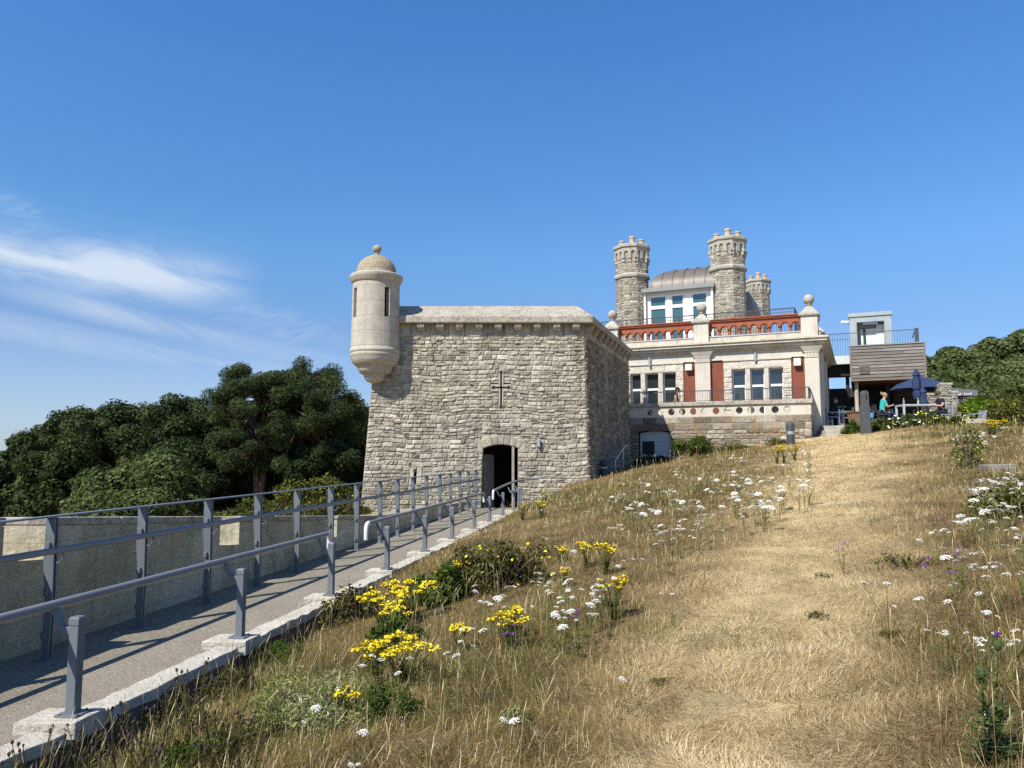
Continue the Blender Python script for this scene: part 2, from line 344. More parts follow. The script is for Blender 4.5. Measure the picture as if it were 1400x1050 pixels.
def T(x, y):
    if y > 60 or abs(x) > 60 or y < -20:
        z = -4.0
    else: z = T0(x, y)
    k = KX(y)
    if y < 25.2:
        dk = x-k
        drop = .29*(1-sstep(6, 12.5, y))+.04
        if dk < 1.2: z = min(z, kerbz(y)-drop+max(0, dk)*.42)
        if dk < 0: z = z+(-2.35-z)*sstep(0, -.22, dk)
    lx = FX(y)-.9
    if x < lx: z = min(z, -2.35-.14*min(lx-x, 26))
    if y > 24.6 and x < 5 and x > -5.2 and y < 32:      # under the tower
        if x < 2.35+.33*(y-24.5): z = min(z, -2.35)
    if y > 33 and x < 12: z = z+(-5-z)*sstep(33, 60, y)*sstep(14, 2, x)
    if x > 14: z += sstep(14, 30, x)*sstep(26, 50, y)*3.2
    far = math.hypot(x, y)
    if far > 80: z = z+(-9-z)*sstep(80, 240, far)
    return z
def hit(px, py, h=0.0, y0=2.2, y1=45):
    d = ray(px, py); Y = y0
    while Y < y1:
        p = d*(Y/d.y)
        if p.z-h <= T(p.x, p.y): return Vector((p.x, p.y, T(p.x, p.y)))
        Y += .04 if Y < 12 else .1
    p = d*(y1/d.y); return Vector((p.x, p.y, T(p.x, p.y)))
def axis_vals(fine0, fine1, step, outer):
    v = list(np.arange(fine0, fine1+1e-6, step)); s = step; x = v[-1]
    while x < outer: s *= 1.35; x += s; v.append(x)
    s = step; x = v[0]; pre = []
    while x > -outer: s *= 1.35; x -= s; pre.append(x)
    return pre[::-1]+v
xs = axis_vals(-8, 17, .14, 1500); ys = axis_vals(-1, 34, .14, 1500)
g = MB(); nx = len(xs)
g.v = [(x, y, T(x, y)) for y in ys for x in xs]
g.f = [(j*nx+i, j*nx+i+1, (j+1)*nx+i+1, (j+1)*nx+i) for j in range(len(ys)-1) for i in range(nx-1)]
def worn(x, y):
    yy = min(y, 27); return max(0, min(1, (1.5-abs(x-(.46*yy-.7))/(.72+.06*yy)+.16*lump(x*2.3, y*2.3))/1.2))
g.t = [worn(xs[i]+.07, ys[j]+.07) for j in range(len(ys)-1) for i in range(nx-1)]
def soilmat():
    m = pm('dry_soil_thatch', (.22,.15,.07),(.38,.27,.125), 2.2, .95, 1.0, 40, .05, tone=[(.24,.155,.065),(.70,.53,.26)], mul=(.6,1.3), stains=((28,.50,.62,.4,(.66,.52,.28)), (.8,.58,.7,.3,(.14,.13,.05)), (50,.54,.62,.6,(.13,.09,.045))))
    return m
ground = tag(g.build('ground', soilmat(), smooth=True), 'dry grassy hillside sloping up to the castle', 'ground', kind='structure')
# ================================================================== RAMP, KERB, PARAPET
rb = MB(); Ys = [-2+.5*i for i in range(54)]
for a, b in zip(Ys[:-1], Ys[1:]):
    if b > 24.3: b = 24.3
    if a >= 24.3: break
    rb.add([(FX(a)-.32, a, rampz(a)), (KX(a)-.26, a, rampz(a)), (KX(b)-.26, b, rampz(b)), (FX(b)-.32, b, rampz(b))], [(0,1,2,3)])
tag(rb.build('path', M['ramp']), 'grey brown gravel ramp leading to the tower door', 'ramp', kind='structure')
POSTY = [2.95, 4.98, 7.02, 9.07, 11.08, 13.05, 14.98, 16.98, 18.77, 20.67, 22.5]
kerb = empty('ramp_kerb', (KX(5), 5, -2), 0, 'stepped pale concrete kerb running along the grass side of the ramp', 'kerb')
def seg_z(i): return -1.655+.008*i
def kslab(x0, x1, ya, yb, za, zb, jit=0):
    m = MB(); n = max(2, int((yb-ya)/.13)); rn = random.Random(int(ya*100))
    for k in range(n+1):
        y = ya+(yb-ya)*k/n; j = rn.uniform(-jit, jit)
        m.v += [(KX(y)+x0, y, za), (KX(y)+x1+j, y, za), (KX(y)+x1+j*.6, y, zb+rn.uniform(-.5,.3)*jit), (KX(y)+x0+rn.uniform(-.5,.5)*jit, y, zb+rn.uniform(-.003,.003))]
    for k in range(n):
        a = 4*k; b = a+4
        m.f += [(a, b, b+1, a+1)[::-1], (a+1, b+1, b+2, a+2)[::-1], (a+2, b+2, b+3, a+3)[::-1], (a+3, b+3, b, a)[::-1]]
    m.f += [(0,1,2,3)[::-1], tuple(4*n+q for q in (0,1,2,3))]
    m.t = [.5]*len(m.f); return m
for i, y in enumerate(POSTY):
    y2 = POSTY[i+1] if i+1 < len(POSTY) else 24.0
    kslab(-.24, -.035, y+.02, y2-.18, seg_z(i)-.07, seg_z(i)+.015, .028).build('kerb_slab', M['kerb'], kerb, bevel=.008)
    kslab(-.38, .0, y-.15, y+.13, seg_z(i)-.085, seg_z(i)+.045, .006).build('post_pad', M['kerb'], kerb, bevel=.01)
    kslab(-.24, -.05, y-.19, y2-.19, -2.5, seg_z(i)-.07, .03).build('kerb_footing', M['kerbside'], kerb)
# parapet wall on the far side of the ramp
PXF = lambda y: FX(y)-.30
ptop = lambda y: -.62-.073*(y-7.1) if y < 16 else -1.27-.02*(y-16)
par = empty('parapet_wall', (PXF(8), 8, -2), 0, 'low weathered parapet wall with notched gaps behind the glass balustrade', 'wall')
pw = MB()
gaps = [(3.0,3.45), (6.42,6.9), (9.75,10.22), (13.2,13.55)]
cuts = sorted([0.5]+[q for g_ in gaps for q in g_]+[23.6])
for a, b in zip(cuts[:-1], cuts[1:]):
    gap_ = any(abs(a-g_[0]) < 1e-6 for g_ in gaps); n = max(1, int((b-a)/.5)); dz = .29 if gap_ else 0
    for k in range(n):
        ya = a+(b-a)*k/n; yb = a+(b-a)*(k+1)/n
        za, zb = ptop(ya)-dz, ptop(yb)-dz; t = .42
        pw.hexa([(PXF(ya)-t, ya, -3.2), (PXF(ya), ya, -3.2), (PXF(yb), yb, -3.2), (PXF(yb)-t, yb, -3.2), (PXF(ya)-t, ya, za), (PXF(ya), ya, za), (PXF(yb), yb, zb), (PXF(yb)-t, yb, zb)])
pw.build('wall_body', M['concrete'], par)
cp = MB()
for a, b in zip(cuts[:-1], cuts[1:]):
    if any(abs(a-g_[0]) < 1e-6 for g_ in gaps): continue
    n = max(1, round((b-a)/.9))
    for k in range(n):
        ya = a+(b-a)*k/n+(.0 if k == 0 else .004); yb = a+(b-a)*(k+1)/n; t = .43; e = .02
        cp.hexa([(PXF(ya)-t-e, ya, ptop(ya)+.003), (PXF(ya)+e, ya, ptop(ya)+.003), (PXF(yb)+e, yb, ptop(yb)+.003), (PXF(yb)-t-e, yb, ptop(yb)+.003),
                 (PXF(ya)-t-e, ya, ptop(ya)+.075), (PXF(ya)+e, ya, ptop(ya)+.075), (PXF(yb)+e, yb, ptop(yb)+.075), (PXF(yb)-t-e, yb, ptop(yb)+.075)])
cp.build('coping', M['coping'], par, bevel=.015)
# ================================================================== GLASS BALUSTRADE
FY = [4.25, 5.4, 6.55, 7.75, 8.93, 10.1, 11.27, 12.5, 13.65, 14.87, 15.97, 17.08, 18.17, 19.4, 20.5, 21.6, 22.7, 23.75]
bal = empty('glass_balustrade', (FX(6.5), 6.5, -1.7), 0, 'grey steel balustrade with glass panels along the left of the ramp', 'balustrade')
AX = Vector((.16, 1, 0)).normalized(); AN = Vector((1, -.16, 0)).normalized()   # along ramp, towards ramp
def FP(y, off=0, z=0): return Vector((FX(y), y, 0))+AN*off+Vector((0,0,z))
for y in FY:
    zb = rampz(y); m = MB()
    for s in (-1, 1):      # two flat bars
        c = FP(y)+AX*(s*.017)
        p = [c+AN*-.02+Vector((0,0,zb)), c+AN*.045+Vector((0,0,zb)), c+AN*.052+Vector((0,0,zb+.5)), c+AN*.04+Vector((0,0,zb+1.16)), c+AN*-.045+Vector((0,0,zb+1.16)), c+AN*-.05+Vector((0,0,zb+.8)), c+AN*-.02+Vector((0,0,zb+.5))]
        m.prism([q-AX*.007 for q in p], AX*.014)
    for z in (.2, .55, .93):
        m.obox(FP(y, .0, zb+z), AX*.05, AN*.02, (0,0,.028))
    m.obox(FP(y, .01, zb+.006), AX*.08, AN*.07, (0,0,.006))
    m.build('post', M['grey'], bal, bevel=.003)
    b = MB(); b.tube([FP(y,.03,zb+.78), FP(y,.09,zb+.79), FP(y,.115,zb+.83), FP(y,.115,zb+.875)], .009, 6); b.build('handrail_bracket', M['grey'], bal, True)
for a, b in zip(FY[:-1], FY[1:]):
    za, zb = rampz(a), rampz(b); m = MB(); e = .035
    pa, pb = FP(a)+AX*e, FP(b)-AX*e
    m.hexa([pa+AN*-.006+Vector((0,0,za+.1)), pa+AN*.006+Vector((0,0,za+.1)), pb+AN*.006+Vector((0,0,zb+.1)), pb+AN*-.006+Vector((0,0,zb+.1)),
            pa+AN*-.006+Vector((0,0,za+1.03)), pa+AN*.006+Vector((0,0,za+1.03)), pb+AN*.006+Vector((0,0,zb+1.03)), pb+AN*-.006+Vector((0,0,zb+1.03))])
    m.build('glass_panel', M['glass'], bal)
m = MB(); n = len(FY)
for a, b in zip(FY[:-1], FY[1:]):
    m.hexa([FP(a,-.035,rampz(a)+1.163), FP(a,.035,rampz(a)+1.163), FP(b,.035,rampz(b)+1.163), FP(b,-.035,rampz(b)+1.163), FP(a,-.035,rampz(a)+1.178), FP(a,.035,rampz(a)+1.178), FP(b,.035,rampz(b)+1.178), FP(b,-.035,rampz(b)+1.178)])
m.build('top_rail', M['grey'], bal)
MB().tube([FP(y, .115, rampz(y)+.90) for y in FY]+[FP(23.9,.115,rampz(24)+.88)], .028, 10).build('handrail', M['railpaint'], bal, True)
# ================================================================== LOW HANDRAILS
def rail_post(parent, y, i, h=.60):
    zb = seg_z(i)+.045; m = MB(); c = Vector((KX(y)-.125, y, 0)); w = .033; tk = .033
    m.obox(c+Vector((0,0,zb+h/2)), AN*w, AX*tk, (0,0,h/2))
    p = m.build('post', M['grey'], parent, bevel=.006)
    MB().obox(c+Vector((0,0,zb+h-.03)), AN*(w+.004), AX*(tk+.004), (0,0,.022)).build('cap_band', M['grey'], p, bevel=.004)
    m = MB(); t = c+Vector((0,0,zb+h-.09)); e = t+AN*-.165+Vector((0,0,.145))
    m.prism([q+AX*-.022 for q in (t+AN*-.034+Vector((0,0,.03)), t+AN*-.075+Vector((0,0,.022)), t+AN*-.10+Vector((0,0,.04)), e+AN*.012, e+AN*-.018, t+AN*-.13+Vector((0,0,.02)), t+AN*-.085+Vector((0,0,-.02)), t+AN*-.034+Vector((0,0,-.02)))], AX*.044)
    m.build('arm', M['grey'], p, bevel=.003); m = MB(); m.obox(c+Vector((0,0,zb+.006)), AN*.075, AX*.075, (0,0,.006))
    for sx_ in (-1,1):
        for sy_ in (-1,1): m.lathe(c.x+sx_*.056, c.y+sy_*.056, [(.009,zb+.012),(.009,zb+.02)], 8)
    m.build('base_plate', M['grey'], p, bevel=.002)
    return e
def handrail(label, y0, y1, posts, ends=(False, True), path=None):
    t = empty('handrail', (KX(posts[0][0])-.12, posts[0][0], seg_z(posts[0][1])), 0, label, 'handrail', 'low handrails along the kerb of the ramp')
    for (y, i) in posts: rail_post(t, y, i)
    RP = lambda y: Vector((KX(y)-.125, y, 0))+AN*-.165+Vector((0,0,-1.595+.009*(y-5)/2+.60+.085+.045-.07))
    pts = path(RP) if path else [RP(y0+(y1-y0)*k/8) for k in range(9)]
    MB().tube(pts, .03, 12).build('rail', M['railpaint'], t, True)
    for s, p, q in ((0, pts[0], pts[1]), (1, pts[-1], pts[-2])):
        if ends[s]:
            d = (p-q).normalized()
            MB().tube([p-d*.01, p+d*.05+Vector((0,0,-.008)), p+d*.085+Vector((0,0,-.045)), p+d*.09+Vector((0,0,-.1)), p+d*.09+Vector((0,0,-.22))], .03, 12).build('end_return', M['railend'], t, True)
    return t
handrail('grey tubular handrail nearest the camera, on four square posts', 1.2, 9.3, [(POSTY[0],0),(POSTY[1],1),(POSTY[2],2),(POSTY[3],3)])
handrail('middle grey handrail on square posts, curved down at both ends', 10.75, 18.8, [(POSTY[k],k) for k in range(4,9)], (True, True))
handrail('short far grey handrail crossing in front of the tower doorway', 20.2, 23, [(POSTY[9],9),(POSTY[10],10),(23.4,10),(23.8,10)], (True, False),
         lambda RP: [RP(20.2), RP(21.4)+Vector((0,0,.05)), RP(22.6)+Vector((.03,0,.10)), RP(23.2)+Vector((.14,0,.14)), RP(23.5)+Vector((.42,0,.18)), RP(23.62)+Vector((.75,0,.2))])
# ================================================================== STONE TOWER
ZE = at(675, 441, 24.2).z; ZF = at(675, 432, 24.2).z; ZB = -2.1
FLt = Vector((at(515.5,445,24.5).x, 24.5, ZE)); FRt = Vector((at(798.5,445,24.5).x, 24.5, ZE))
FLb = Vector((at(491.5,700,24.12).x, 24.10, ZB)); FRb = Vector((at(807,700,24.12).x, 24.10, ZB))
BRt = Vector((at(859,500,32.2).x, 32.2, ZE)); BRb = Vector((at(862,640,32.2).x, 32.2, ZB))
BLt = Vector((-4.0, 32.2, ZE)); BLb = Vector((-4.5, 32.2, ZB))
tw = empty('stone_tower', (-1.2, 27, -1.7), 0, 'squat rubble stone tower with corner turret, cross slit and arched doorway', 'tower')
fW = ((FRb-FLb).length+(FRt-FLt).length)/2; fH = ((FLt-FLb).length+(FRt-FRb).length)/2
fN = (FRb-FLb).cross(FLt-FLb).normalized()
def front_uv(px, py):
    d = ray(px, py); t = FLb.dot(fN)/d.dot(fN); p = d*t
    b = (p.z-ZB)/(ZE-ZB); xl = FLb.x+(FLt.x-FLb.x)*b; xr = FRb.x+(FRt.x-FRb.x)*b
    return (p.x-xl)/(xr-xl)*fW, b*fH
def front_P(u, v, o=0):
    a = u/fW; b = v/fH
    return FLb*(1-a)*(1-b)+FRb*a*(1-b)+FRt*a*b+FLt*(1-a)*b+fN*o
du0, dv0 = front_uv(658, 700); du1, dvs = front_uv(708.7, 612.8); _, dva = front_uv(683, 607.3); dv0 = front_uv(683, 698.5)[1]
dc = (du0+du1)/2; dw = (du1-du0)/2; rise = dva-dvs; AR = (dw*dw+rise*rise)/(2*rise); acz = dva-AR   # segmental arch radius, centre
VO = .30
def arch_half(v, r):
    q = r*r-(v-acz)**2
    return math.sqrt(q) if q > 0 else 0
def door_hole(va, vb):
    v = (va+vb)/2
    if va < dvs and vb > 0: 
        if vb <= dvs+1e-6 or va < dvs-.02: return [(du0, du1)] if vb < dvs+.12 else [(du0-.12, du1+.12)]
    h = arch_half(max(va, dvs-.05), AR+VO)
    if va < dva+VO and h > 0: return [(dc-min(h, dw+.16), dc+min(h, dw+.16))]
    return []
def rect_hole(x0, y0, x1, y1):
    (a, b), (c, d) = front_uv(x0, y1), front_uv(x1, y0)
    return lambda va, vb: [(a, c)] if va < d-.02 and vb > b+.02 else []
holes = [door_hole, rect_hole(681.5,505,688.5,561), rect_hole(671,525.5,699,535), rect_hole(559,639,577,663)]
fm = MB(); vt = fH-.40
Tl, Tr = front_P(0, vt), front_P(fW, vt)
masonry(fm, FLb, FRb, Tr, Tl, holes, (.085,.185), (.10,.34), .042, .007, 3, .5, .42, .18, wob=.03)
fm.build('wall', M['rubble'], tw)
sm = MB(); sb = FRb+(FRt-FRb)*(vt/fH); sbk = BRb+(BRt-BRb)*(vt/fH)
masonry(sm, FRb, BRb, sbk, sb, (), (.09,.20), (.11,.36), .055, .009, 8, .17, .42, .2, wob=.03)  # darker stone tone, which also puts part of this side's shade into the colour
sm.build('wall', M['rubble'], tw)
# other two walls, plain
om = MB(); om.add([BLb, FLb, FLt, BLt], [(0,1,2,3)]); om.add([BRb, BLb, BLt, BRt], [(0,1,2,3)]); om.build('wall', M['mortar'], tw)
# smooth frieze course with corbels
fz = MB()
def frieze(Pa, Pb, Qa, Qb, n, seed):
    rn = random.Random(seed); L = (Pb-Pa).length; N = (Pb-Pa).cross(Qa-Pa).normalized(); u = 0
    while u < L-1e-3:
        w = min(rn.uniform(.35,.75), L-u)
        if L-u-w < .2: w = L-u
        a = (u+.006)/L; b = (u+w-.006)/L
        p = [Pa+(Pb-Pa)*a, Pa+(Pb-Pa)*b, Qa+(Qb-Qa)*b, Qa+(Qb-Qa)*a]
        fz.prism([q-N*.06 for q in p], N*(.075+rn.uniform(0,.012)), rn.uniform(.35,.8)); u += w
frieze(Tl, Tr, FLt, FRt, fN, 2); frieze(sb, sbk, FRt, BRt, 0, 4)
fz.build('frieze', M['rubble'], tw, bevel=.01)
sN = (BRb-FRb).cross(FRt-FRb).normalized(); sN.z = 0; sN.normalize()
def corbel(c, ex, en, w=.115, h=.23, d=.24):
    m = MB(); z = Vector((0,0,1)); prof = [(-.05,0), (d,0), (d,-.07), (d*.93,-.12), (d*.7,-.18), (d*.45,-h), (-.05,-h)]
    m.prism([c-ex*w+en*n+z*k for n, k in prof][::-1], ex*(2*w)); m.build('corbel', M['coping'], tw, bevel=.008)
X = Vector((1,0,0))
for k in range(9):
    px = 576+26.4*k; u, v = front_uv(px, 446); p = front_P(u, fH-.012, .0); corbel(p, X, Vector((0,-1,0)))
sx = (BRt-FRt).normalized()
for k in range(10): corbel(FRt+(BRt-FRt)*((k+.35)/10)+Vector((0,0,-.012)), sx, sN)
# coping
ov = .30
def off_pt(p, dx, dy, z): return Vector((p.x+dx, p.y+dy, z))
o0 = [off_pt(FLt,-.3,-ov,ZE), off_pt(FRt,.26,-ov,ZE), off_pt(BRt,.30,.3,ZE), off_pt(BLt,-.3,.3,ZE)]
o1 = [off_pt(q,0,0,ZF) for q in o0]
ZR = at(675, 418.5, 25.2).z
o2 = [Vector((FLt.x+.5, 25.2, ZR)), Vector((at(789,418.5,25.2).x, 25.2, ZR)), Vector((BRt.x-.9, 31.4, ZR)), Vector((BLt.x+.5, 31.4, ZR))]
m = MB(); m.add(o0+o1+o2, [(3,2,1,0)]+[(i,(i+1)%4,4+(i+1)%4,4+i) for i in range(4)]+[(4+i,4+(i+1)%4,8+(i+1)%4,8+i) for i in range(4)]+[(8,9,10,11)])
joints(M['coping'], 1.15, 6, .007, (.3,.26,.21), .7)
m.build('coping', M['coping'], tw, bevel=.02)
# doorway: arch stones, passage, open leaf
vo = MB(); nv = 7; a0 = math.asin(min(1, dw/AR))
for k in range(nv):
    t0 = -a0*1.06+2*a0*1.06*k/nv+.006; t1 = -a0*1.06+2*a0*1.06*(k+1)/nv-.006; rn = random.Random(k); ro = AR+VO-rn.uniform(0.0,.05)
    vo.prism([front_P(dc+r*math.sin(t), acz+r*math.cos(t), -.2) for r, t in ((AR,t0),(AR,t1),(ro,t1),(ro,t0))], fN*(.2+rn.uniform(.015,.04)), rn.uniform(.25,.75))
for s in (-1, 1):
    x = dc+s*dw; q = s*.22
    vo.prism([front_P(x, dvs-.12, -.2), front_P(x+q, dvs-.12, -.2), front_P(x+q, dvs+.30, -.2), front_P(x+s*.10, dvs+.33, -.2), front_P(x, dvs+.005, -.2)][::s], fN*.222, .6)
ang = [-a0+2*a0*k/16 for k in range(17)]
bk = [front_P(dc+AR*math.sin(t), acz+AR*math.cos(t), -.25) for t in ang]+[front_P(dc+dw+.30, dvs-.02, -.25), front_P(dc+dw+.32, dva+VO+.10, -.25), front_P(dc-dw-.32, dva+VO+.10, -.25), front_P(dc-dw-.30, dvs-.02, -.25)]
am = MB(); am.prism(bk[::-1], fN*.245); am.build('arch_backing', M['mortar'], tw)
vo.build('arch_stones', M['rubble'], tw, bevel=.012)
outl = [front_P(du0, 0), front_P(du0, dvs)]+[front_P(dc+AR*math.sin(t), acz+AR*math.cos(t)) for t in [(-a0+2*a0*k/12) for k in range(1,12)]]+[front_P(du1, dvs), front_P(du1, 0)]
pas = MB(); n = len(outl); pas.add([q+Vector((0,.01,0)) for q in outl]+[Vector((q.x, 25.25, q.z)) for q in outl], [(i,i+1,n+i+1,n+i) for i in range(n-1)])
pas.build('doorway_passage', M['mortar'], tw)
ib = MB(); ib.box(outl[-1].x-.19, 24.24, -1.66, outl[-1].x-.11, 24.7, outl[-1].z+2.6); ib.build('inner_jamb', M['lichen'], tw)
rm = MB(); x0, x1, zf, zc = -3.2, 1.9, -1.66, 1.3
pl, pr = outl[0].x, outl[-1].x
rm.add([(x0,25.25,zf),(x0,30.5,zf),(x1,30.5,zf),(x1,25.25,zf),(x0,25.25,zc),(x0,30.5,zc),(x1,30.5,zc),(x1,25.25,zc)], [(0,1,5,4),(1,2,6,5),(2,3,7,6),(4,5,6,7)])
rm.add([(x0,25.25,zf),(pl,25.25,zf),(pl,25.25,zc),(x0,25.25,zc)], [(0,1,2,3)]); rm.add([(pr,25.25,zf),(x1,25.25,zf),(x1,25.25,zc),(pr,25.25,zc)], [(0,1,2,3)])
rm.add([(pl,25.25,outl[1].z+.2),(pr,25.25,outl[1].z+.2),(pr,25.25,zc),(pl,25.25,zc)], [(0,1,2,3)])
rm.build('inner_room', pm('brown_room_plaster', (.16,.11,.075),(.26,.19,.13), 2, .9), tw)
fl = MB(); fl.box(x0, 24.2, zf-.05, x1, 30.5, zf+.004); fl.build('inner_floor', M['granite'], tw)
leaf = MB(); h0 = Vector((outl[0].x+.06, 24.5, -1.64)); dl = Vector((.30,.55,0)); z = Vector((0,0,1)); hh = 1.72
ln = dl.normalized(); pn = ln.cross(z)
def lb(a, b, z0, z1, th=.025): leaf.obox(h0+ln*((a+b)/2)+z*((z0+z1)/2), ln*((b-a)/2), pn*th, z*((z1-z0)/2))
W_ = .62
lb(0,.07,0,hh); lb(W_-.07,W_,0,hh); lb(.07,W_-.07,hh-.07,hh); lb(.07,W_-.07,0,.1); lb(.07,W_-.07,.82,.9)
d = leaf.build('door_leaf', pm('door_frame_paint', (.15,.145,.135),(.20,.195,.185), 5, .6), tw, bevel=.004)
leaf = MB(); lb(.07,W_-.07,.1,.82,.008); lb(.07,W_-.07,.9,hh-.07,.008); leaf.build('door_panel', M['doorwood'], d)
hd = MB(); hd.tube([h0+ln*.55-pn*.03+z*.86, h0+ln*.55-pn*.07+z*.86, h0+ln*.46-pn*.07+z*.86], .012, 6); hd.build('handle', M['steel'], d, True)
# cross-shaped arrow slit
asl = MB()
def fbox(mb, x0, y0, x1, y1, o0, o1, tone=.7):
    (a, b), (c, d_) = front_uv(x0, y1), front_uv(x1, y0)
    p = [front_P(a,b,o0), front_P(c,b,o0), front_P(c,d_,o0), front_P(a,d_,o0)]
    mb.prism(p, fN*(o1-o0), tone)
for (x0,y0,x1,y1) in ((681.5,505,684.1,528.9),(686.1,505,688.5,528.9),(681.5,531.3,684.1,561),(686.1,531.3,688.5,561),(684.1,505,686.1,508.5),(684.1,557.5,686.1,561),
                      (671,525.5,681.4,528.9),(688.6,525.5,699,528.9),(671,531.3,681.4,535),(688.6,531.3,699,535),(671,528.9,674,531.3),(696,528.9,699,531.3)):
    fbox(asl, x0, y0, x1, y1, -.3, .045)
sl = asl.build('arrow_slit', pm('slit_surround', (.33,.30,.25),(.45,.41,.34), 6, .9, .5, 40, .01), tw)
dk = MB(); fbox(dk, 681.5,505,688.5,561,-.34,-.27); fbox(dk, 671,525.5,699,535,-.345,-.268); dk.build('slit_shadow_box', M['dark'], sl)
for (px, py) in ((685.1,509.5),(685.1,556.6),(674.6,530.1),(695.4,530.1)):
    rd = MB(); u, v = front_uv(px, py); rd.prism([front_P(u+.062*math.cos(k*math.pi/6), v+.062*math.sin(k*math.pi/6), -.1) for k in range(12)], fN*.149); rd.build('slit_shade_disc', M['dark'], sl)  # raised dark discs, painted shade in place of round holes
ls = MB()
for (x0,y0,x1,y1) in ((559,639,566.2,663),(569,639,577,663),(566.2,639,569,642.5)): fbox(ls, x0,y0,x1,y1,-.3,.03,.8)
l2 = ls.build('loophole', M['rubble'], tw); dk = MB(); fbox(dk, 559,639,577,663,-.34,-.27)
u, v = front_uv(567.6, 643.5); dk.prism([front_P(u+.055*math.cos(k*math.pi/6), v+.055*math.sin(k*math.pi/6), -.1) for k in range(12)], fN*.134)  # dark disc on the surface paints the shade of the keyhole's round top
dk.build('loophole_shade', M['dark'], l2)
wl = MB(); fbox(wl, 734.8,600.2,738.2,611.5,.02,.15); lo = wl.build('wall_light', M['steel'], tw, bevel=.01)
# corner turret
TC = Vector((at(513.6,430,24.25).x, 24.28)); TX, TY = TC.x, TC.y
def tz(py): return at(514, py, 23.6).z
def tr(w): return w/2*23.7/F
tur = MB()
PR = [(tr(66),tz(383)), (tr(66.4),tz(430)), (tr(68),tz(473))]
nseg = 96; fa = math.atan2(-TY, -TX); slit = [fa+R(27)+q for q in (0, math.pi/2, -math.pi/2, math.pi)]; slit[2] = fa+R(-60)
hw = .09/tr(66); zs = [tz(473), tz(432), tz(391.5), tz(383)]
rad = lambda z: tr(66)+(tr(68)-tr(66))*(tz(383)-z)/(tz(383)-tz(473))
angs = set(2*math.pi*k/nseg for k in range(nseg))
for s in slit: angs |= {(s-hw) % (2*math.pi), (s+hw) % (2*math.pi)}
angs = sorted(a for a in angs if not any(abs(((a-s+math.pi) % (2*math.pi))-math.pi) < hw-1e-6 for s in slit)); na = len(angs)
for z in zs:
    for a in angs: tur.v.append((TX+rad(z)*math.cos(a), TY+rad(z)*math.sin(a), z))
for j in range(3):
    for k in range(na):
        k2 = (k+1) % na; mid = (angs[k]+(angs[k2]-angs[k]) % (2*math.pi)/2)
        if j == 1 and any(abs(((mid-s+math.pi) % (2*math.pi))-math.pi) < hw for s in slit): continue
        tur.f.append((j*na+k, j*na+k2, (j+1)*na+k2, (j+1)*na+k)); tur.t.append(.5)
for s in slit:
    for q in (-1, 1):
        a = s+q*hw; r = rad(zs[1]); r2 = r-.2
        tur.add([(TX+r*math.cos(a),TY+r*math.sin(a),zs[1]),(TX+r2*math.cos(a),TY+r2*math.sin(a),zs[1]),(TX+r2*math.cos(a),TY+r2*math.sin(a),zs[2]),(TX+r*math.cos(a),TY+r*math.sin(a),zs[2])], [(0,1,2,3)])
turret = tur.build('turret', M['turret'], tw, True)
MB().lathe(TX, TY, [(rad(zs[1])-.19, zs[0]), (rad(zs[1])-.19, zs[3])], 32).build('turret_interior', M['dark'], turret, True)
m = MB(); m.lathe(TX, TY, [(tr(66)-.02,tz(383.5)),(tr(68),tz(382)),(tr(71),tz(380.5)),(tr(72),tz(378)),(tr(74.5),tz(376.5)),(tr(75.5),tz(374)),(tr(75.5),tz(372)),(tr(72),tz(370.6)),(tr(62),tz(369))], 64); m.build('turret_cornice', M['turret'], turret, True)
m = MB(); prof = [(tr(60),tz(370.5)),(tr(58.5),tz(369)),(tr(56.5),tz(366.5))]
for k in range(1, 12):
    a = k/12*math.pi/2; prof.append((tr(56)*math.cos(a)+.0, tz(366)+(tz(341.5)-tz(366))*math.sin(a)))
prof += [(tr(9),tz(341)),(tr(7),tz(339.5)),(tr(5.5),tz(338.5))]
m.lathe(TX, TY, prof, 64); m.build('dome', M['dome'], turret, True)
m = MB(); m.sphere((TX, TY, (tz(326.5)+tz(339))/2), tr(12.6), 24, 14); m.build('ball_finial', M['dome'], turret, True)
m = MB(); m.lathe(TX, TY, [(tr(66),tz(471)),(tr(69.5),tz(474.5)),(tr(71),tz(476)),(tr(71),tz(478.5)),(tr(68.5),tz(480)),(tr(70),tz(481.5)),(tr(70),tz(483.5)),(tr(68),tz(485)),(tr(67),tz(488)),(tr(62),tz(494)),(tr(53),tz(498)),(tr(49),tz(498.6)),(tr(48),tz(502)),(tr(44),tz(506)),(tr(36),tz(509)),(tr(31),tz(509.6)),(tr(29),tz(514)),(tr(23),tz(518.5)),(tr(12),tz(521)),(.02,tz(521.6))][::-1], 64); m.build('corbelled_base', M['turret'], turret, True)
# ================================================================== CASTLE HOUSE (local frame: x along facade to the right, y into the building)
HRZ = math.atan2(-1050, 2320)
HC = at(1124, 600, 32.0); HC = Vector((HC.x, HC.y, 0))
EX = Vector((math.cos(HRZ), math.sin(HRZ), 0)); EY = Vector((-math.sin(HRZ), math.cos(HRZ), 0))
def H(px, py, off=0.0):
    d = ray(px, py); t = (off+HC.dot(EY))/d.dot(EY); p = d*t-HC
    return Vector((p.dot(EX), off, p.z))
def hx(px, off=0, py=520): return H(px, py, off).x
def hz(py, px, off=0): return H(px, py, off).z
def lw(x, y, z): return HC+EX*x+EY*y+Vector((0,0,z))
def tocam(x, y):
    p = HC+EX*x+EY*y; return math.atan2(-p.y, -p.x)-HRZ
hs = empty('castle_house', HC, HRZ, 'pale limestone castle house with red balustrade, ball finials and octagonal chimney towers', 'castle')
def hb(mb, name, mat, parent=None, **k): return mb.build(name, mat, parent or hs, world=False, **k)
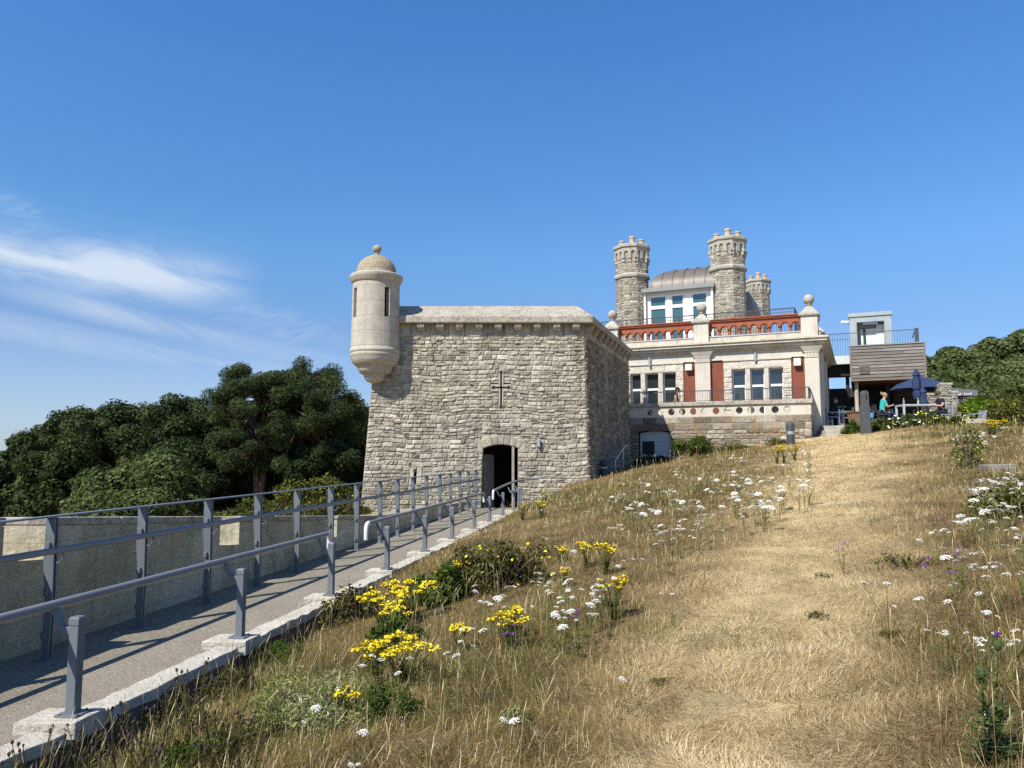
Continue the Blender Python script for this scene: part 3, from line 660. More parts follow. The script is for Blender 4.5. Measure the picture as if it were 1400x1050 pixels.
M['palerubble'] = pm('rock_faced_pale_stone', (.5,.46,.38),(.66,.61,.52), 5, .9, .5, 40, .012, tone=[(.40,.355,.28),(.52,.47,.385),(.62,.57,.48)])
ZC1 = hz(459, 1118, -.3); ZC0 = hz(472.5, 1118, -.2); ZL = hz(488.7, 1065); ZW = hz(502.5, 1060); ZS = 1.72; XL = -9.6; DEP = 11.0
# --- facade strips
def strip(mb, a, b, y0, z0, z1, y1=.5): mb.box(min(a,b), y0, z0, max(a,b), y1, z1)
X_ = lambda px: hx(px, 0)
wall = MB(); pan = MB()
wins = [(1051,1071),(1025.6,1045),(1000.7,1019.4),(906,924),(882,900),(861.7,876)]
wx = [(X_(a), X_(b)) for a, b in wins]
# wall mass behind everything
wall.box(XL, .32, -1, -.0, .6, ZS); wall.box(XL, .32, ZW, 0, .6, ZC0)
edges = [XL]+sorted([q for p in wx for q in p])+[0]
for a, b in zip(edges[0::2], edges[1::2]): wall.box(a, .32, ZS, b, .6, ZW)
wall.box(XL, .6, -1, XL+.4, DEP, ZC0); wall.box(-.45, .6, -1, -.0, DEP, ZC0); wall.box(XL+.4, DEP-.4, -1, -.45, DEP, ZC0)
wall.box(XL, -.02, ZL, -.0, .32, ZC0)                  # frieze
wall.box(XL+.4, .6, ZC0-.3, -.45, DEP-.4, ZC0-.05); wall.box(XL+.4, 3.4, 1.2, -.45, 3.5, ZC0-.35)
hb(wall, 'wall', M['facade'])
for (a, b) in ((1082.7,1101),(972,989),(934.6,951.2)):
    p = MB(); p.box(X_(a), .06, -.5, X_(b), .318, ZL-.004); hb(p, 'red_panel', M['redpanel'])
xq = X_(934.6)-(X_(1082.7)-X_(989))-.02
p = MB(); p.box(xq-.55, .06, -.5, xq, .318, ZL-.004); hb(p, 'red_panel', M['redpanel'])
def surround(xa, xb, ws, seed):
    sur = MB()
    # jambs, mullions and lintel of pale rock-faced stone round a group of three lights
    ws = sorted(ws); z = ZL-.004
    ed = [xa]+[q for w_ in ws for q in w_]+[xb]
    for k, (a, b) in enumerate(zip(ed[0::2], ed[1::2])):
        sur.box(a, .0, ZS-.2, b, .318, ZW)
        if k in (0, len(ed)//2-1): masonry(sur, Vector((a,0,ZS-.2)), Vector((b,0,ZS-.2)), Vector((b,0,ZW)), Vector((a,0,ZW)), (), (.2,.3), (.4,.5), .035, .006, seed+k, .6, .25, 0)
    sur.box(xa, .0, ZW+.002, xb, .318, z); sur.box(xa, -.0, ZS-.5, xb, .318, ZS-.202)
    masonry(sur, Vector((xa,-.002,ZW+.01)), Vector((xb,-.002,ZW+.01)), Vector((xb,-.002,z-.06)), Vector((xa,-.002,z-.06)), (), (.2,.4), (.4,.7), .02, .005, seed+9, .65, .2, 0)
    sur.box(xa-.02, -.06, z-.055, xb+.02, 0, z)
    hb(sur, 'window_surround', M['palerubble'])
surround(X_(989.5), X_(1082.5), wx[:3], 20)
surround(xq, X_(934.4), wx[3:], 40)
for (a, b) in wx:
    f = MB(); t = .05; zt = hz(526.5, 1060, .2); y = .2
    f.box(a, y, ZS, a+t, y+.07, ZW); f.box(b-t, y, ZS, b, y+.07, ZW); f.box(a+t, y, ZW-t, b-t, y+.07, ZW); f.box(a+t, y, ZS, b-t, y+.07, ZS+t); f.box(a+t, y-.012, zt-.05, b-t, y+.07, zt+.05)
    f.box(a+t, y+.015, ZS+t, a+t+.025, y+.06, zt-.05); f.box(b-t-.025, y+.015, ZS+t, b-t, y+.06, zt-.05)
    wf = hb(f, 'window', M['white'], bevel=.004)
    g_ = MB(); g_.box(a+t, y+.035, ZS+t, b-t, y+.05, zt-.05); g_.box(a+t, y+.035, zt+.05, b-t, y+.05, ZW-t); hb(g_, 'window_glass', M['window'], wf)
# pilasters with fluted capitals
def pilaster(a, b):
    zc = ZC0-.002; zf1 = hz(481, 1112, -.12); zf0 = hz(488, 1112, -.12)
    m = MB(); m.box(a, -.12, -.8, b, .318, zf0); m.box(a-.02, -.15, zf0, b+.02, .31, zf0+.035); m.box(a+.01, -.12, zf0+.035, b-.01, .31, zf1)
    n = 9
    for k in range(n):
        c = a+.03+(b-a-.06)*(k+.5)/n; m.box(c-.017, -.15, zf0+.04, c+.017, -.12, zf1-.01)
    m.box(a-.02, -.16, zf1, b+.02, .31, zf1+.03)
    e = .16; m.hexa([(a-.01,-.14,zf1+.03),(b+.01,-.14,zf1+.03),(b+.01,.3,zf1+.03),(a-.01,.3,zf1+.03),(a-e,-.24,zc),(b+e,-.24,zc),(b+e,.3,zc),(a-e,.3,zc)])
    hb(m, 'pilaster', M['facade'], bevel=.006)
pilaster(X_(1101), 0.0); pilaster(X_(951.2), X_(971.8)); pilaster(xq-1.25, xq-.56)
# side face detail on the shaded return
m = MB(); m.box(-.02, 1.2, -.6, .10, 2.2, ZC0-.05); hb(m, 'side_pilaster', M['facade']); m = MB(); m.box(-.02, 5.0, -.6, .10, 6.0, ZC0-.05); hb(m, 'side_pilaster', M['facade'])
# cornice
m = MB(); zc = ZC0; hh = ZC1-ZC0
for k, (pr, z0, z1) in enumerate(((.16,0,.2),(.26,.2,.42),(.30,.42,.5),(.36,.5,.78),(.42,.78,1.0))):
    m.box(XL-pr, -pr, zc+hh*z0+(.001 if k else 0), pr, DEP+pr, zc+hh*z1)
hb(m, 'cornice', M['cornice'], bevel=.01)
# parapet plinth, piers, red arcade
ZB0 = hz(452.5, 1098, 0); ZR1 = hz(428.5, 1094, 0)
m = MB(); m.box(XL-.1, -.10, ZC1+.002, .10, .36, ZB0-.05); m.box(-.30, .36, ZC1+.002, .10, DEP, ZB0-.05); hb(m, 'parapet_plinth', M['cornice'], bevel=.01)
m = MB(); m.box(XL-.1, -.13, ZB0-.048, .12, .34, ZB0-.002); hb(m, 'lead_capping', M['lead'])
def pier(cx, cy, w, zt, ballr, zball):
    m = MB(); m.box(cx-w, cy-w, ZC1+.003, cx+w, cy+w, zt); p = hb(m, 'pier', M['facade'], bevel=.01)
    m = MB(); e = .08; m.box(cx-w-e, cy-w-e, zt, cx+w+e, cy+w+e, zt+.09)
    q = w+e-.03; q2 = .12
    m.hexa([(cx-q,cy-q,zt+.092),(cx+q,cy-q,zt+.092),(cx+q,cy+q,zt+.092),(cx-q,cy+q,zt+.092),(cx-q2,cy-q2,zball-ballr-.1),(cx+q2,cy-q2,zball-ballr-.1),(cx+q2,cy+q2,zball-ballr-.1),(cx-q2,cy+q2,zball-ballr-.1)])
    hb(m, 'pier_cap', M['lichen'], p, bevel=.012)
    m = MB(); zb = zball-ballr
    m.lathe(cx, cy, [(.13,zb-.12),(.12,zb-.08),(.09,zb-.05),(.10,zb-.02),(.135,zb),(.12,zb+.04)], 20)
    m.sphere((cx, cy, zball), ballr, 22, 13); hb(m, 'ball_finial', M['lichen'], p, smooth=True)
PX0 = (X_(1098)+X_(1121))/2; ztp = hz(431.5, 1109, -.1); zbl = hz(409.5, 1108, .1); br_ = 7.4/F*32.2
PW = abs(X_(1121)-X_(1098))/2
PX1 = (hx(949.6,0,445)+hx(969,0,445))/2; PX2 = 2*PX1-PX0+.35
for cx in (PX0, PX1, PX2): pier(cx, .1, PW, ztp, br_, zbl)
pier(PX0, 5.2, PW, ztp, br_, zbl)
def balustrade(xa, xb, n, nm='balustrade'):
    W = xb-xa; step = W/n; r = step*.33; zs_ = ZB0+.36*(ZR1-ZB0)
    m = MB(); archplate(m, (xa, .0, zs_), (1,0,0), (0,0,1), (0,1,0), W, ZR1-.13-zs_, n, r, 0.0, .2)
    m2 = hb(m, nm, M['terracotta'], bevel=.006)
    m = MB()
    for i in range(n):      # raised hood moulds
        c = xa+step*(i+.5); pts = [(c+(r+.035)*math.cos(math.pi*k/10), -.005, zs_+(r+.035)*math.sin(math.pi*k/10)) for k in range(11)]
        m.tube(pts, .022, 6)
    hb(m, 'arch_moulding', M['terracotta'], m2, smooth=True)
    m = MB(); m.box(xa-.01, -.07, ZR1-.128, xb+.01, .27, ZR1-.06); m.box(xa-.01, -.11, ZR1-.06, xb+.01, .31, ZR1); hb(m, 'top_rail', M['terracotta'], m2, bevel=.01)
    for i in range(n+1):
        c = xa+step*i; w_ = step*.17; e = 1 if 0 < i < n else .8
        m = MB(); m.lathe(c, .1, [(w_*1.3,ZB0),(w_*1.3,ZB0+.05),(w_*.9,ZB0+.07),(w_*.85,zs_-.07),(w_*1.25,zs_-.045),(w_*1.35,zs_-.001)], 10); hb(m, 'colonnette', M['terracotta'], m2, smooth=True)
balustrade(PX1+PW+.01, PX0-PW-.01, 9); balustrade(PX2+PW+.01, PX1-PW-.01, 10)
m = MB(); m.box(PX0-.1, PX0*0+.1+PW+.02, ZC1+.3, PX0+.1, 5.2-PW-.02, ZR1-.05); hb(m, 'side_parapet', M['terracotta'])
# wall lights on the facade
for (a, b, y0, y1) in ((938,947,498,506.5),(1086.3,1096,490,500)):
    m = MB(); m.box(X_(a), -.16, hz(y1,b), X_(b), .06, hz(y0,b)); hb(m, 'floodlight_box', M['white'], bevel=.012)
for (c, y0, y1) in ((889.3,490,501),(1034,482.5,493.5)):
    m = MB(); xx = X_(c); m.lathe(xx, -.10, [(.055,hz(y1,c)),(.055,hz(y0,c))], 12); m.box(xx-.03, -.10, hz(y1,c)+.05, xx+.03, 0, hz(y1,c)+.12); hb(m, 'tube_light', M['steel'], smooth=True)
# roof deck, penthouse
m = MB(); m.box(XL+.3, .4, ZC1+.001, -.32, DEP, ZC1+.06); hb(m, 'roof_deck', M['lead'])
OC = 7.4
def chimney(px, w_px, off, y, nm, npots, seed):
    """octagonal chimney tower; y = pixel heights of cap top, cap base, arcade foot, string top, string foot"""
    c = H(px, 380, off); cx, cy = c.x, off; Rr = w_px/2/F*(HC+EX*cx+EY*cy).y/.95
    z = [hz(q, px, off) for q in y]; a0 = tocam(cx, cy)+R(15)
    def oc(r, k): return Vector((cx+r*math.cos(a0+k*math.pi/4), cy+r*math.sin(a0+k*math.pi/4), 0))
    zb = ZC1-.5
    sh = MB()
    for k in range(8):
        A, B = oc(Rr,k), oc(Rr,k+1)
        lo = Vector((0,0,1))
        masonry(sh, A+lo*zb, B+lo*zb, B+lo*z[4], A+lo*z[4], (), (.12,.22), (.18,.42), .035, .009, seed+k, .42, .4)
        masonry(sh, A+lo*z[3], B+lo*z[3], B+lo*(z[2]+.12), A+lo*(z[2]+.12), (), (.12,.22), (.18,.42), .035, .009, seed+k+20, .42, .4)
        sh.add([A+lo*(z[2]+.12), B+lo*(z[2]+.12), B+lo*z[1], A+lo*z[1]], [(0,1,2,3)], .3)
    t = hb(sh, nm, M['rubble'])
    m = MB(); m.lathe(cx, cy, [(Rr,z[4]-.02),(Rr+.10,z[4]),(Rr+.12,(z[3]+z[4])/2),(Rr+.03,z[3]),(Rr-.02,z[3]+.02)], 8, a0); hb(m, 'string_course', M['lichen'], t)
    m = MB(); ro = Rr+.08
    for k in range(8):
        A, B = oc(ro,k), oc(ro,k+1); ex = (B-A).normalized(); W = (B-A).length; N = Vector((ex.y,-ex.x,0)); zz = Vector((0,0,1)); hA = z[1]-z[2]
        archplate(m, A+zz*(z[2]+hA*.42), ex, zz, -N, W, hA*.58, 2, W*.135, hA*.22, .1)
        for q in (0.0, .5, 1.0):
            cc = A+ex*(W*q); hwid = W*.115
            m.obox(cc-N*.055+zz*(z[2]+hA*.33), ex*hwid, N*.06, zz*(hA*.10), .9); m.obox(cc-N*.1+zz*(z[2]+hA*.10), ex*hwid*.85, N*.06, zz*(hA*.10), .9)
    hb(m, 'machicolated_top', M['lichen'], t)
    m = MB(); m.lathe(cx, cy, [(ro-.02,z[1]),(ro+.02,z[1]+.02),(ro+.075,z[1]+.05),(ro+.075,z[0]-.05),(ro+.0,z[0]),(.05,z[0]+.05)], 8, a0); hb(m, 'chimney_cap', M['lichen'], t)
    for k in range(npots):
        a = tocam(cx,cy)+[-1.35,1.25,.1,2.6,-2.6][k]; rr = Rr*[.62,.62,.35,.6,.6][k]; px_, py_ = cx+rr*math.cos(a), cy+rr*math.sin(a); hp = [.33,.36,.52,.34,.34][k]
        m = MB(); m.lathe(px_, py_, [(.17,z[0]),(.15,z[0]+hp*.7),(.185,z[0]+hp*.78),(.185,z[0]+hp*.92),(.155,z[0]+hp),(.12,z[0]+hp),(.11,z[0]+hp-.1)], 16); hb(m, 'chimney_pot', M['pot'], t, smooth=True)
chimney(995.6, 45, OC, (328,333.5,353,366,371.5), 'chimney_tower', 5, 100)
chimney(864.2, 43, OC, (338,343.5,362.5,377,382.5), 'chimney_tower', 4, 140)
chimney(1036, 29, 21, (384,388,402.5,440,441), 'chimney_tower', 4, 180)
# penthouse glazing between the chimneys
PO = 6.9
xa, xb = hx(883, PO, 420), hx(975.5, PO, 420); zf1 = hz(387.5, 960, PO-.35); zf0 = hz(393, 960, PO-.35); zg1 = hz(400, 940, PO); zg0 = ZC1+.06
ph = MB(); ph.box(xa, PO+.25, zg0, xb, PO+5, zf0); ph.box(xa, PO-.02, zg1, xb, PO+.25, zf0); t = hb(ph, 'penthouse', M['cream'])
m = MB(); m.box(xa-.15, PO-.38, zf0, xb+.12, PO+5, zf1); hb(m, 'eaves_fascia', M['fascia'], t, bevel=.01)
fr = MB(); pane = MB()
cols = [884,888,911.5,917,935.5,942.5,945.5,967.5,972.5,976]
cx = [hx(q, PO, 420) for q in cols]
for a, b in ((0,1),(2,3),(4,6),(7,8)): fr.box(cx[a], PO, zg0, cx[b], PO+.16, zg1-.002)
zt = hz(417, 940, PO)
for a, b in ((1,2),(3,4),(6,7)):
    fr.box(cx[a], PO+.02, zt-.09, cx[b], PO+.14, zt+.09); fr.box(cx[a], PO+.02, zg1-.11, cx[b], PO+.14, zg1-.002); fr.box(cx[a], PO+.02, zg0, cx[b], PO+.14, zg0+.25)
    fr.box(cx[a], PO+.03, zg0+.25, cx[a]+.08, PO+.12, zg1-.11); fr.box(cx[b]-.08, PO+.03, zg0+.25, cx[b], PO+.12, zg1-.11)
    pane.box(cx[a]+.06, PO+.08, zg0+.2, cx[b]-.06, PO+.1, zg1-.08)
w_ = hb(fr, 'window', M['white'], t, bevel=.006); hb(pane, 'window_glass', M['windowteal'], t)
m = MB(); m.box(cx[8]+.02, PO-.2, zg0, cx[8]+.14, PO-.08, zf0-.002); hb(m, 'corner_post', M['white'], t); m = MB(); m.box(cx[0]-.1, PO-.2, zg0, cx[0]-.0, PO-.1, zf0-.002); hb(m, 'corner_post', M['white'], t)
# curved metal roof with standing seams
D_ = 2.4; zr1 = hz(363.5, 962, PO+1.5); rf = MB(); sm_ = MB(); NP = 10
prof = [(D_*(1-math.cos(k/NP*math.pi/2)), zf1+(zr1-zf1)*math.sin(k/NP*math.pi/2)) for k in range(NP+1)]
x0r, x1r = hx(888, PO, 392)-.05, xb+.3
for (d, z) in prof: rf.v += [(x0r+d*.85, PO+5, z), (x0r+d*.85, PO-.1+d, z), (x1r, PO-.1+d, z)]
for k in range(NP): rf.f += [(3*k, 3*k+1, 3*k+4, 3*k+3)[::-1], (3*k+1, 3*k+2, 3*k+5, 3*k+4)]
rf.f.append((3*NP, 3*NP+1, 3*NP+2)); rf.t = [.5]*len(rf.f)
rfo = hb(rf, 'curved_roof', M['roofmetal'], t, smooth=True)
ns = 7
for i in range(ns):
    x = x0r+.15+(x1r-x0r-.3)*i/(ns-1); pts = [(max(x, x0r+d*.85+.01), PO-.1+d-.02, z+.02) for d, z in prof if x >= x0r+d*.85-.05]
    if len(pts) > 2: sm_.tube(pts, .022, 5)
hb(sm_, 'roof_seams', M['roofmetal'], rfo, smooth=True)
m = MB(); q0, q1 = H(1021, 399, 9.5), H(1033, 424, 9.5)
m.prism([(q0.x-.3,9.5,q0.z),(q0.x+.1,9.5,q0.z),(q1.x,9.5,q1.z),(q0.x-.3,9.5,q1.z)], (0,4,0)); hb(m, 'lean_to_roof', M['fascia'])
# roof terrace railing
RO = 1.3; zt = hz(421, 1084, RO); ra, rb_ = hx(822, RO, 430), hx(1086, RO, 430)
m = MB(); n = int((rb_-ra)/.11)
for k in range(n+1): x = ra+(rb_-ra)*k/n; m.box(x-.007, RO-.007, ZC1+.1, x+.007, RO+.007, zt-.02)
for k in range(8): x = ra+(rb_-ra)*k/7; m.box(x-.02, RO-.025, ZC1+.05, x+.02, RO+.025, zt-.01)
m.box(ra, RO-.03, zt-.02, rb_+.03, RO+.03, zt+.02); m.box(ra, RO-.012, zt-.17, rb_, RO+.012, zt-.15)
m.box(rb_-.03, RO+.03, zt-.02, rb_+.03, RO+5, zt+.02)
for k in range(30): y = RO+.15+k*.16; m.box(rb_-.007, y-.007, ZC1+.1, rb_+.007, y+.007, zt-.02)
hb(m, 'roof_railing', M['darkrail'])
# --- balcony in front
BO = -1.55
bc = H(1108.3, 546, BO); XB = bc.x; zk1 = hz(545, 1106, BO); zk0 = zk1-.17; zh0 = hz(566.5, 1108, BO); za0 = hz(586, 1108, BO); XBL = hx(866, BO, 570)-3.2
m = MB(); m.box(XBL, BO-.08, zk0, XB+.07, BO+.32, zk1); m.box(XB-.30, BO+.32, zk0, XB+.07, -.13, zk1); hb(m, 'balcony_coping', M['coping'], bevel=.015)
m = MB(); r = 4.75/F*(HC+EX*(XB-2)+EY*BO).y; cs = [hx(888+15.7*k, BO, 560) for k in range(13)]; zcn = hz(557.5, 1000, BO)
zcn = (zk0+zh0)/2
st = (cs[-1]-cs[0])/12; xe0 = cs[0]-st/2; xe1 = cs[-1]+st/2
m.box(XBL, BO, zh0, xe0, BO+.22, zk0-.001); m.box(xe1, BO, zh0, XB, BO+.22, zk0-.001); m.box(XB-.22, BO+.22, zh0, XB, -.13, zk0-.001)
for i in range(13):
    cxx = xe0+st*(i+.5); NS = 24; sq = []; ci = []
    for k in range(NS):
        a = 2*math.pi*k/NS+math.pi/NS*0; c_, s_ = math.cos(a), math.sin(a); ci.append((cxx+r*c_, zcn+r*s_))
        hwx, hwz = st/2, (zk0-.001-zh0)/2; q = min(hwx/abs(c_) if abs(c_) > 1e-6 else 9, hwz/abs(s_) if abs(s_) > 1e-6 else 9); sq.append((cxx+q*c_, zcn+q*s_))
    vs = [(x,BO,z) for x,z in ci]+[(x,BO,z) for x,z in sq]+[(x,BO+.22,z) for x,z in ci]+[(x,BO+.22,z) for x,z in sq]; fs = []
    for k in range(NS):
        j = (k+1) % NS; fs += [(k,j,NS+j,NS+k)[::-1], (2*NS+k,2*NS+j,3*NS+j,3*NS+k), (k,j,2*NS+j,2*NS+k)]
    m.add(vs, fs)
    for sx_ in (-1,1):
        for sz_ in (-1,1):      # corners the radial fan leaves open
            X1 = cxx+sx_*st/2; Z1 = zcn+sz_*(zk0-.001-zh0)/2
            near = sorted([p for p in sq if (p[0]-cxx)*sx_ > 0 and (p[1]-zcn)*sz_ > 0], key=lambda p: abs(p[0]-X1)+abs(p[1]-Z1))
            ex_ = [p for p in sq if abs(p[0]-X1) < 1e-6 and (p[1]-zcn)*sz_ > 0]; ez_ = [p for p in sq if abs(p[1]-Z1) < 1e-6 and (p[0]-cxx)*sx_ > 0]
            if ex_ and ez_:
                p1 = max(ex_, key=lambda p: p[1]*sz_); p2 = max(ez_, key=lambda p: p[0]*sx_)
                m.add([(X1,BO,Z1),(p1[0],BO,p1[1]),(p2[0],BO,p2[1])], [(0,1,2)])
bw = hb(m, 'balcony_parapet', M['facade'])
m = MB()
wx0, wx1 = hx(873.5, BO, 605), hx(917, BO, 605); wz1 = hz(589, 895, BO); wz0 = -.35
def bwhole(u_off):
    return lambda va, vb: [(wx0-u_off, wx1-u_off)] if va < wz1+1.2-.02 and vb > wz0+1.2 else []
masonry(m, Vector((XBL,BO,-1.2)), Vector((XB-.02,BO,-1.2)), Vector((XB-.02,BO,za0)), Vector((XBL,BO,za0)), (bwhole(XBL),), (.13,.24), (.25,.7), .045, .012, 60, .30, .5)
masonry(m, Vector((XBL,BO-.01,za0)), Vector((XB-.0,BO-.01,za0)), Vector((XB-.0,BO-.01,zh0)), Vector((XBL,BO-.01,zh0)), (lambda va, vb: [(wx0-XBL, wx1-XBL)] if va < wz1-za0-.02 else [],), (.24,.32), (.35,.85), .025, .008, 61, .42, .45, 0)
masonry(m, Vector((XB-.02,BO,-1.2)), Vector((XB-.02,0,-1.2)), Vector((XB-.02,0,zh0)), Vector((XB-.02,BO,zh0)), (), (.16,.26), (.3,.7), .03, .01, 62, .45, .5)
hb(m, 'balcony_base', pm('lichened_rubble', (.3,.27,.22),(.5,.46,.38), 5, .92, .6, 42, .015, tone=[(.14,.118,.09),(.25,.215,.165),(.36,.322,.26),(.46,.42,.355)], stains=((1.3,.5,.64,.55,(.34,.21,.07)), (9,.5,.66,.6,(.12,.09,.065)))))
m = MB(); m.box(XBL, BO+.24, 1.2, XB-.24, .31, 1.34); hb(m, 'balcony_floor', M['paving'])
# railing on the coping
zr = hz(529.3, 1100, BO+.1); m = MB(); xa_, xb_ = XBL, XB-.08; n = int((xb_-xa_)/.105)
for k in range(n+1): x = xa_+(xb_-xa_)*k/n; m.box(x-.006, BO+.10, zk1+.06, x+.006, BO+.112, zr-.02)
for k in range(9): x = xa_+(xb_-xa_)*k/8; m.box(x-.016, BO+.09, zk1, x+.016, BO+.122, zr-.01)
m.box(xa_, BO+.08, zr-.02, xb_+.03, BO+.13, zr+.015); m.box(xa_, BO+.1, zk1+.04, xb_, BO+.115, zk1+.06)
m.box(xb_-.02, BO+.13, zr-.02, xb_+.03, -.14, zr+.015)
for k in range(12): y = BO+.2+k*.11; m.box(xb_, y-.006, zk1+.02, xb_+.012, y+.006, zr-.02)
hb(m, 'balcony_railing', M['darkrail'])
# lower window under the balcony
m = MB(); y = BO+.14
arch = [(wx0+.02, wz1-.10)]+[(wx0+.02+(wx1-wx0-.04)*k/8, wz1-.10+.09*math.sin(math.pi*k/8)) for k in range(1,8)]+[(wx1-.02, wz1-.10)]
zm = hz(603, 895, BO); zq = hz(622.5, 895, BO)
m.prism([(x,y,z) for x,z in [(wx0+.02,zm),(wx1-.02,zm)]+arch[::-1]], (0,.08,0))
m.box(wx0+.02, y, zq, wx0+.10, y+.08, zm); m.box(wx1-.10, y, zq, wx1-.02, y+.08, zm); xm = (wx0+wx1)/2+.02; m.box(xm-.06, y, zq, xm+.06, y+.08, zm); m.box(wx0+.02, y, wz0, wx1-.02, y+.08, zq)
lwn = hb(m, 'lower_window', M['cream'], bevel=.006)
m = MB(); m.box(wx0+.1, y+.03, zq, xm-.06, y+.045, zm); hb(m, 'window_glass', M['window'], lwn)
m = MB(); m.box(xm+.06, y+.03, zq, wx1-.1, y+.045, zm); hb(m, 'frosted_pane', M['cream'], lwn)
m = MB(); m.box(wx0-.3, BO+.24, wz0, wx1+.3, BO+.5, wz1+.2); hb(m, 'window_back', M['dark'], lwn)
m = MB()
n = 9
for k in range(n):
    a = wx0-.12+(wx1-wx0+.24)*k/n; b = wx0-.12+(wx1-wx0+.24)*(k+1)/n-.015; e = .07*math.sin(math.pi*(k+.5)/n)
    m.hexa([(a,BO-.045,wz1-.05+e),(b,BO-.045,wz1-.05+e),(b,BO+.2,wz1-.05+e),(a,BO+.2,wz1-.05+e),(a,BO-.045,wz1+.22+e),(b,BO-.045,wz1+.22+e),(b,BO+.2,wz1+.22+e),(a,BO+.2,wz1+.22+e)], random.Random(k).uniform(.3,.7))
hb(m, 'brick_arch', pm('dark_arch_brick', (.14,.09,.07),(.22,.15,.12), 9, .9, .3, 40, .006), lwn, bevel=.008)
# ================================================================== TIMBER CLAD ANNEX
an = empty('timber_annex', HC+EX*3.2+EY*9+Vector((0,0,1.3)), HRZ, 'modern annex clad in silvered timber boards with a zinc lift housing on its roof', 'annex building')
MA = Matrix.Translation(HC) @ Matrix.Rotation(HRZ, 4, 'Z')
def ab(mb, name, mat, parent=None, **k):
    mb.v = [tuple(MA @ Vector(p)) for p in mb.v]; return mb.build(name, mat, parent or an, **k)
AO = 8.0
ax0, ax1 = hx(1163, AO, 495), hx(1265, AO, 495); z1 = hz(471, 1215, AO); z0 = hz(519.5, 1215, AO)
nb = 11; m = MB(); rn = random.Random(4)
for k in range(nb):
    a = z0+(z1-z0)*k/nb; b = z0+(z1-z0)*(k+1)/nb-.02; u = ax0
    while u < ax1-1e-3:
        w = rn.uniform(1.2,2.6); w = ax1-u if ax1-u-w < .6 else w
        tn = rn.random(); e = rn.uniform(0,.008)
        m.hexa([(u+.002,AO-.035-e,a),(u+w-.003,AO-.035-e,a),(u+w-.003,AO,a),(u+.002,AO,a),(u+.002,AO-.010,b),(u+w-.003,AO-.010,b),(u+w-.003,AO,b),(u+.002,AO,b)], tn); u += w
    m.box(ax1+.001, AO-.01, a, ax1+.03, AO+5, b, rn.random()); m.box(ax0-.03, AO-.01, a, ax0-.001, AO+5, b, rn.random())
ab(m, 'timber_cladding', M['timber'])
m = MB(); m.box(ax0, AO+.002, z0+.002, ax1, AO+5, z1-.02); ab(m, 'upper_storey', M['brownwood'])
m = MB(); m.box(ax0-.05, AO-.06, z1-.01, ax1+.05, AO+5.05, z1+.05); ab(m, 'roof_edge', M['fascia'])
m = MB(); m.box(ax1-.05, AO-.045, z0-.02, ax1+.04, AO+.02, z1); ab(m, 'corner_board', M['timber']); m = MB(); m.box(ax0-.04, AO-.045, z0-.02, ax0+.05, AO+.02, z1); ab(m, 'corner_board', M['timber'])
v0, v1 = H(1175.2, 511, AO-.05), H(1188.5, 498, AO-.05); m = MB()
for k in range(8):
    zz = v0.z+(v1.z-v0.z)*(k+.5)/8; m.hexa([(v0.x,AO-.075,zz-.035),(v1.x,AO-.075,zz-.035),(v1.x,AO-.03,zz-.01),(v0.x,AO-.03,zz-.01),(v0.x,AO-.07,zz-.02),(v1.x,AO-.07,zz-.02),(v1.x,AO-.03,zz+.01),(v0.x,AO-.03,zz+.01)], .4)
ab(m, 'louvre_vent', M['timber'])
m = MB(); m.lathe(hx(1171.3, AO+.4, 540), AO+.4, [(.10,1.25),(.10,z0)], 16); ab(m, 'column', M['concrete'], smooth=True)
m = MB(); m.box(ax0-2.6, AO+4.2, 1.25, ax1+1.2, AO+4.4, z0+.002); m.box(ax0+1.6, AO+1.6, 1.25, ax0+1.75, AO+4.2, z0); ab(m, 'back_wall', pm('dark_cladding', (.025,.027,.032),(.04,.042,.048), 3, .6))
m = MB()
for k in range(7): m.box(ax0+2.0, AO+3.6, 1.6+k*.27, ax1+.6, AO+3.68, 1.6+k*.27+.24, rn.random())
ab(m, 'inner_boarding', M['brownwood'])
m = MB()   # framed opening and counter in the shade
qx0, qx1 = hx(1138, AO+4.1, 550), hx(1161, AO+4.1, 550); m.box(qx0, AO+4.1, 2.35, qx1, AO+4.19, 2.5); m.box(qx1-.15, AO+4.1, 1.3, qx1, AO+4.19, 2.35); m.box(qx0, AO+4.05, 2.75, qx1, AO+4.18, 2.85)
ab(m, 'servery_frame', M['cream'])
# zinc lift housing with white doorway
LO = 9.6; lx0, lx1 = hx(1161.5, LO, 450), hx(1219, LO, 450); lz1 = hz(427, 1190, LO); dz1 = hz(439.5, 1190, LO); dx0, dx1 = hx(1171.5, LO, 450), hx(1209, LO, 450); lzt = hz(432, 1190, LO)
m = MB(); m.box(lx0, LO, z1, dx0, LO+3, lzt); m.box(dx1, LO, z1, lx1, LO+3, lzt); m.box(dx0, LO, dz1, dx1, LO+3, lzt); m.box(dx0, LO+.7, z1, dx1, LO+3, dz1)
lift = ab(m, 'lift_housing', M['zinc'])
m = MB(); m.box(lx0-.05, LO-.06, lzt+.001, lx1+.05, LO+3.05, lz1); ab(m, 'lift_roof', M['zinc'], lift, bevel=.01)
m = MB()
for x in [lx0+(lx1-lx0)*.155, lx0+(lx1-lx0)*.39, lx0+(lx1-lx0)*.61, lx0+(lx1-lx0)*.84]: m.box(x-.008, LO-.02, (dz1 if .2 < (x-lx0)/(lx1-lx0) < .8 else z1), x+.008, LO-.001, lzt)
ab(m, 'standing_seam', M['zinc'], lift)
m = MB(); m.box(dx0+.16, LO+.55, z1, dx1-.02, LO+.69, hz(449.5,1190,LO+.55)); m.box(dx1-.36, LO+.5, z1, dx1-.005, LO+.549, hz(443.5,1200,LO+.5)); d = ab(m, 'lift_door', M['white'], lift)
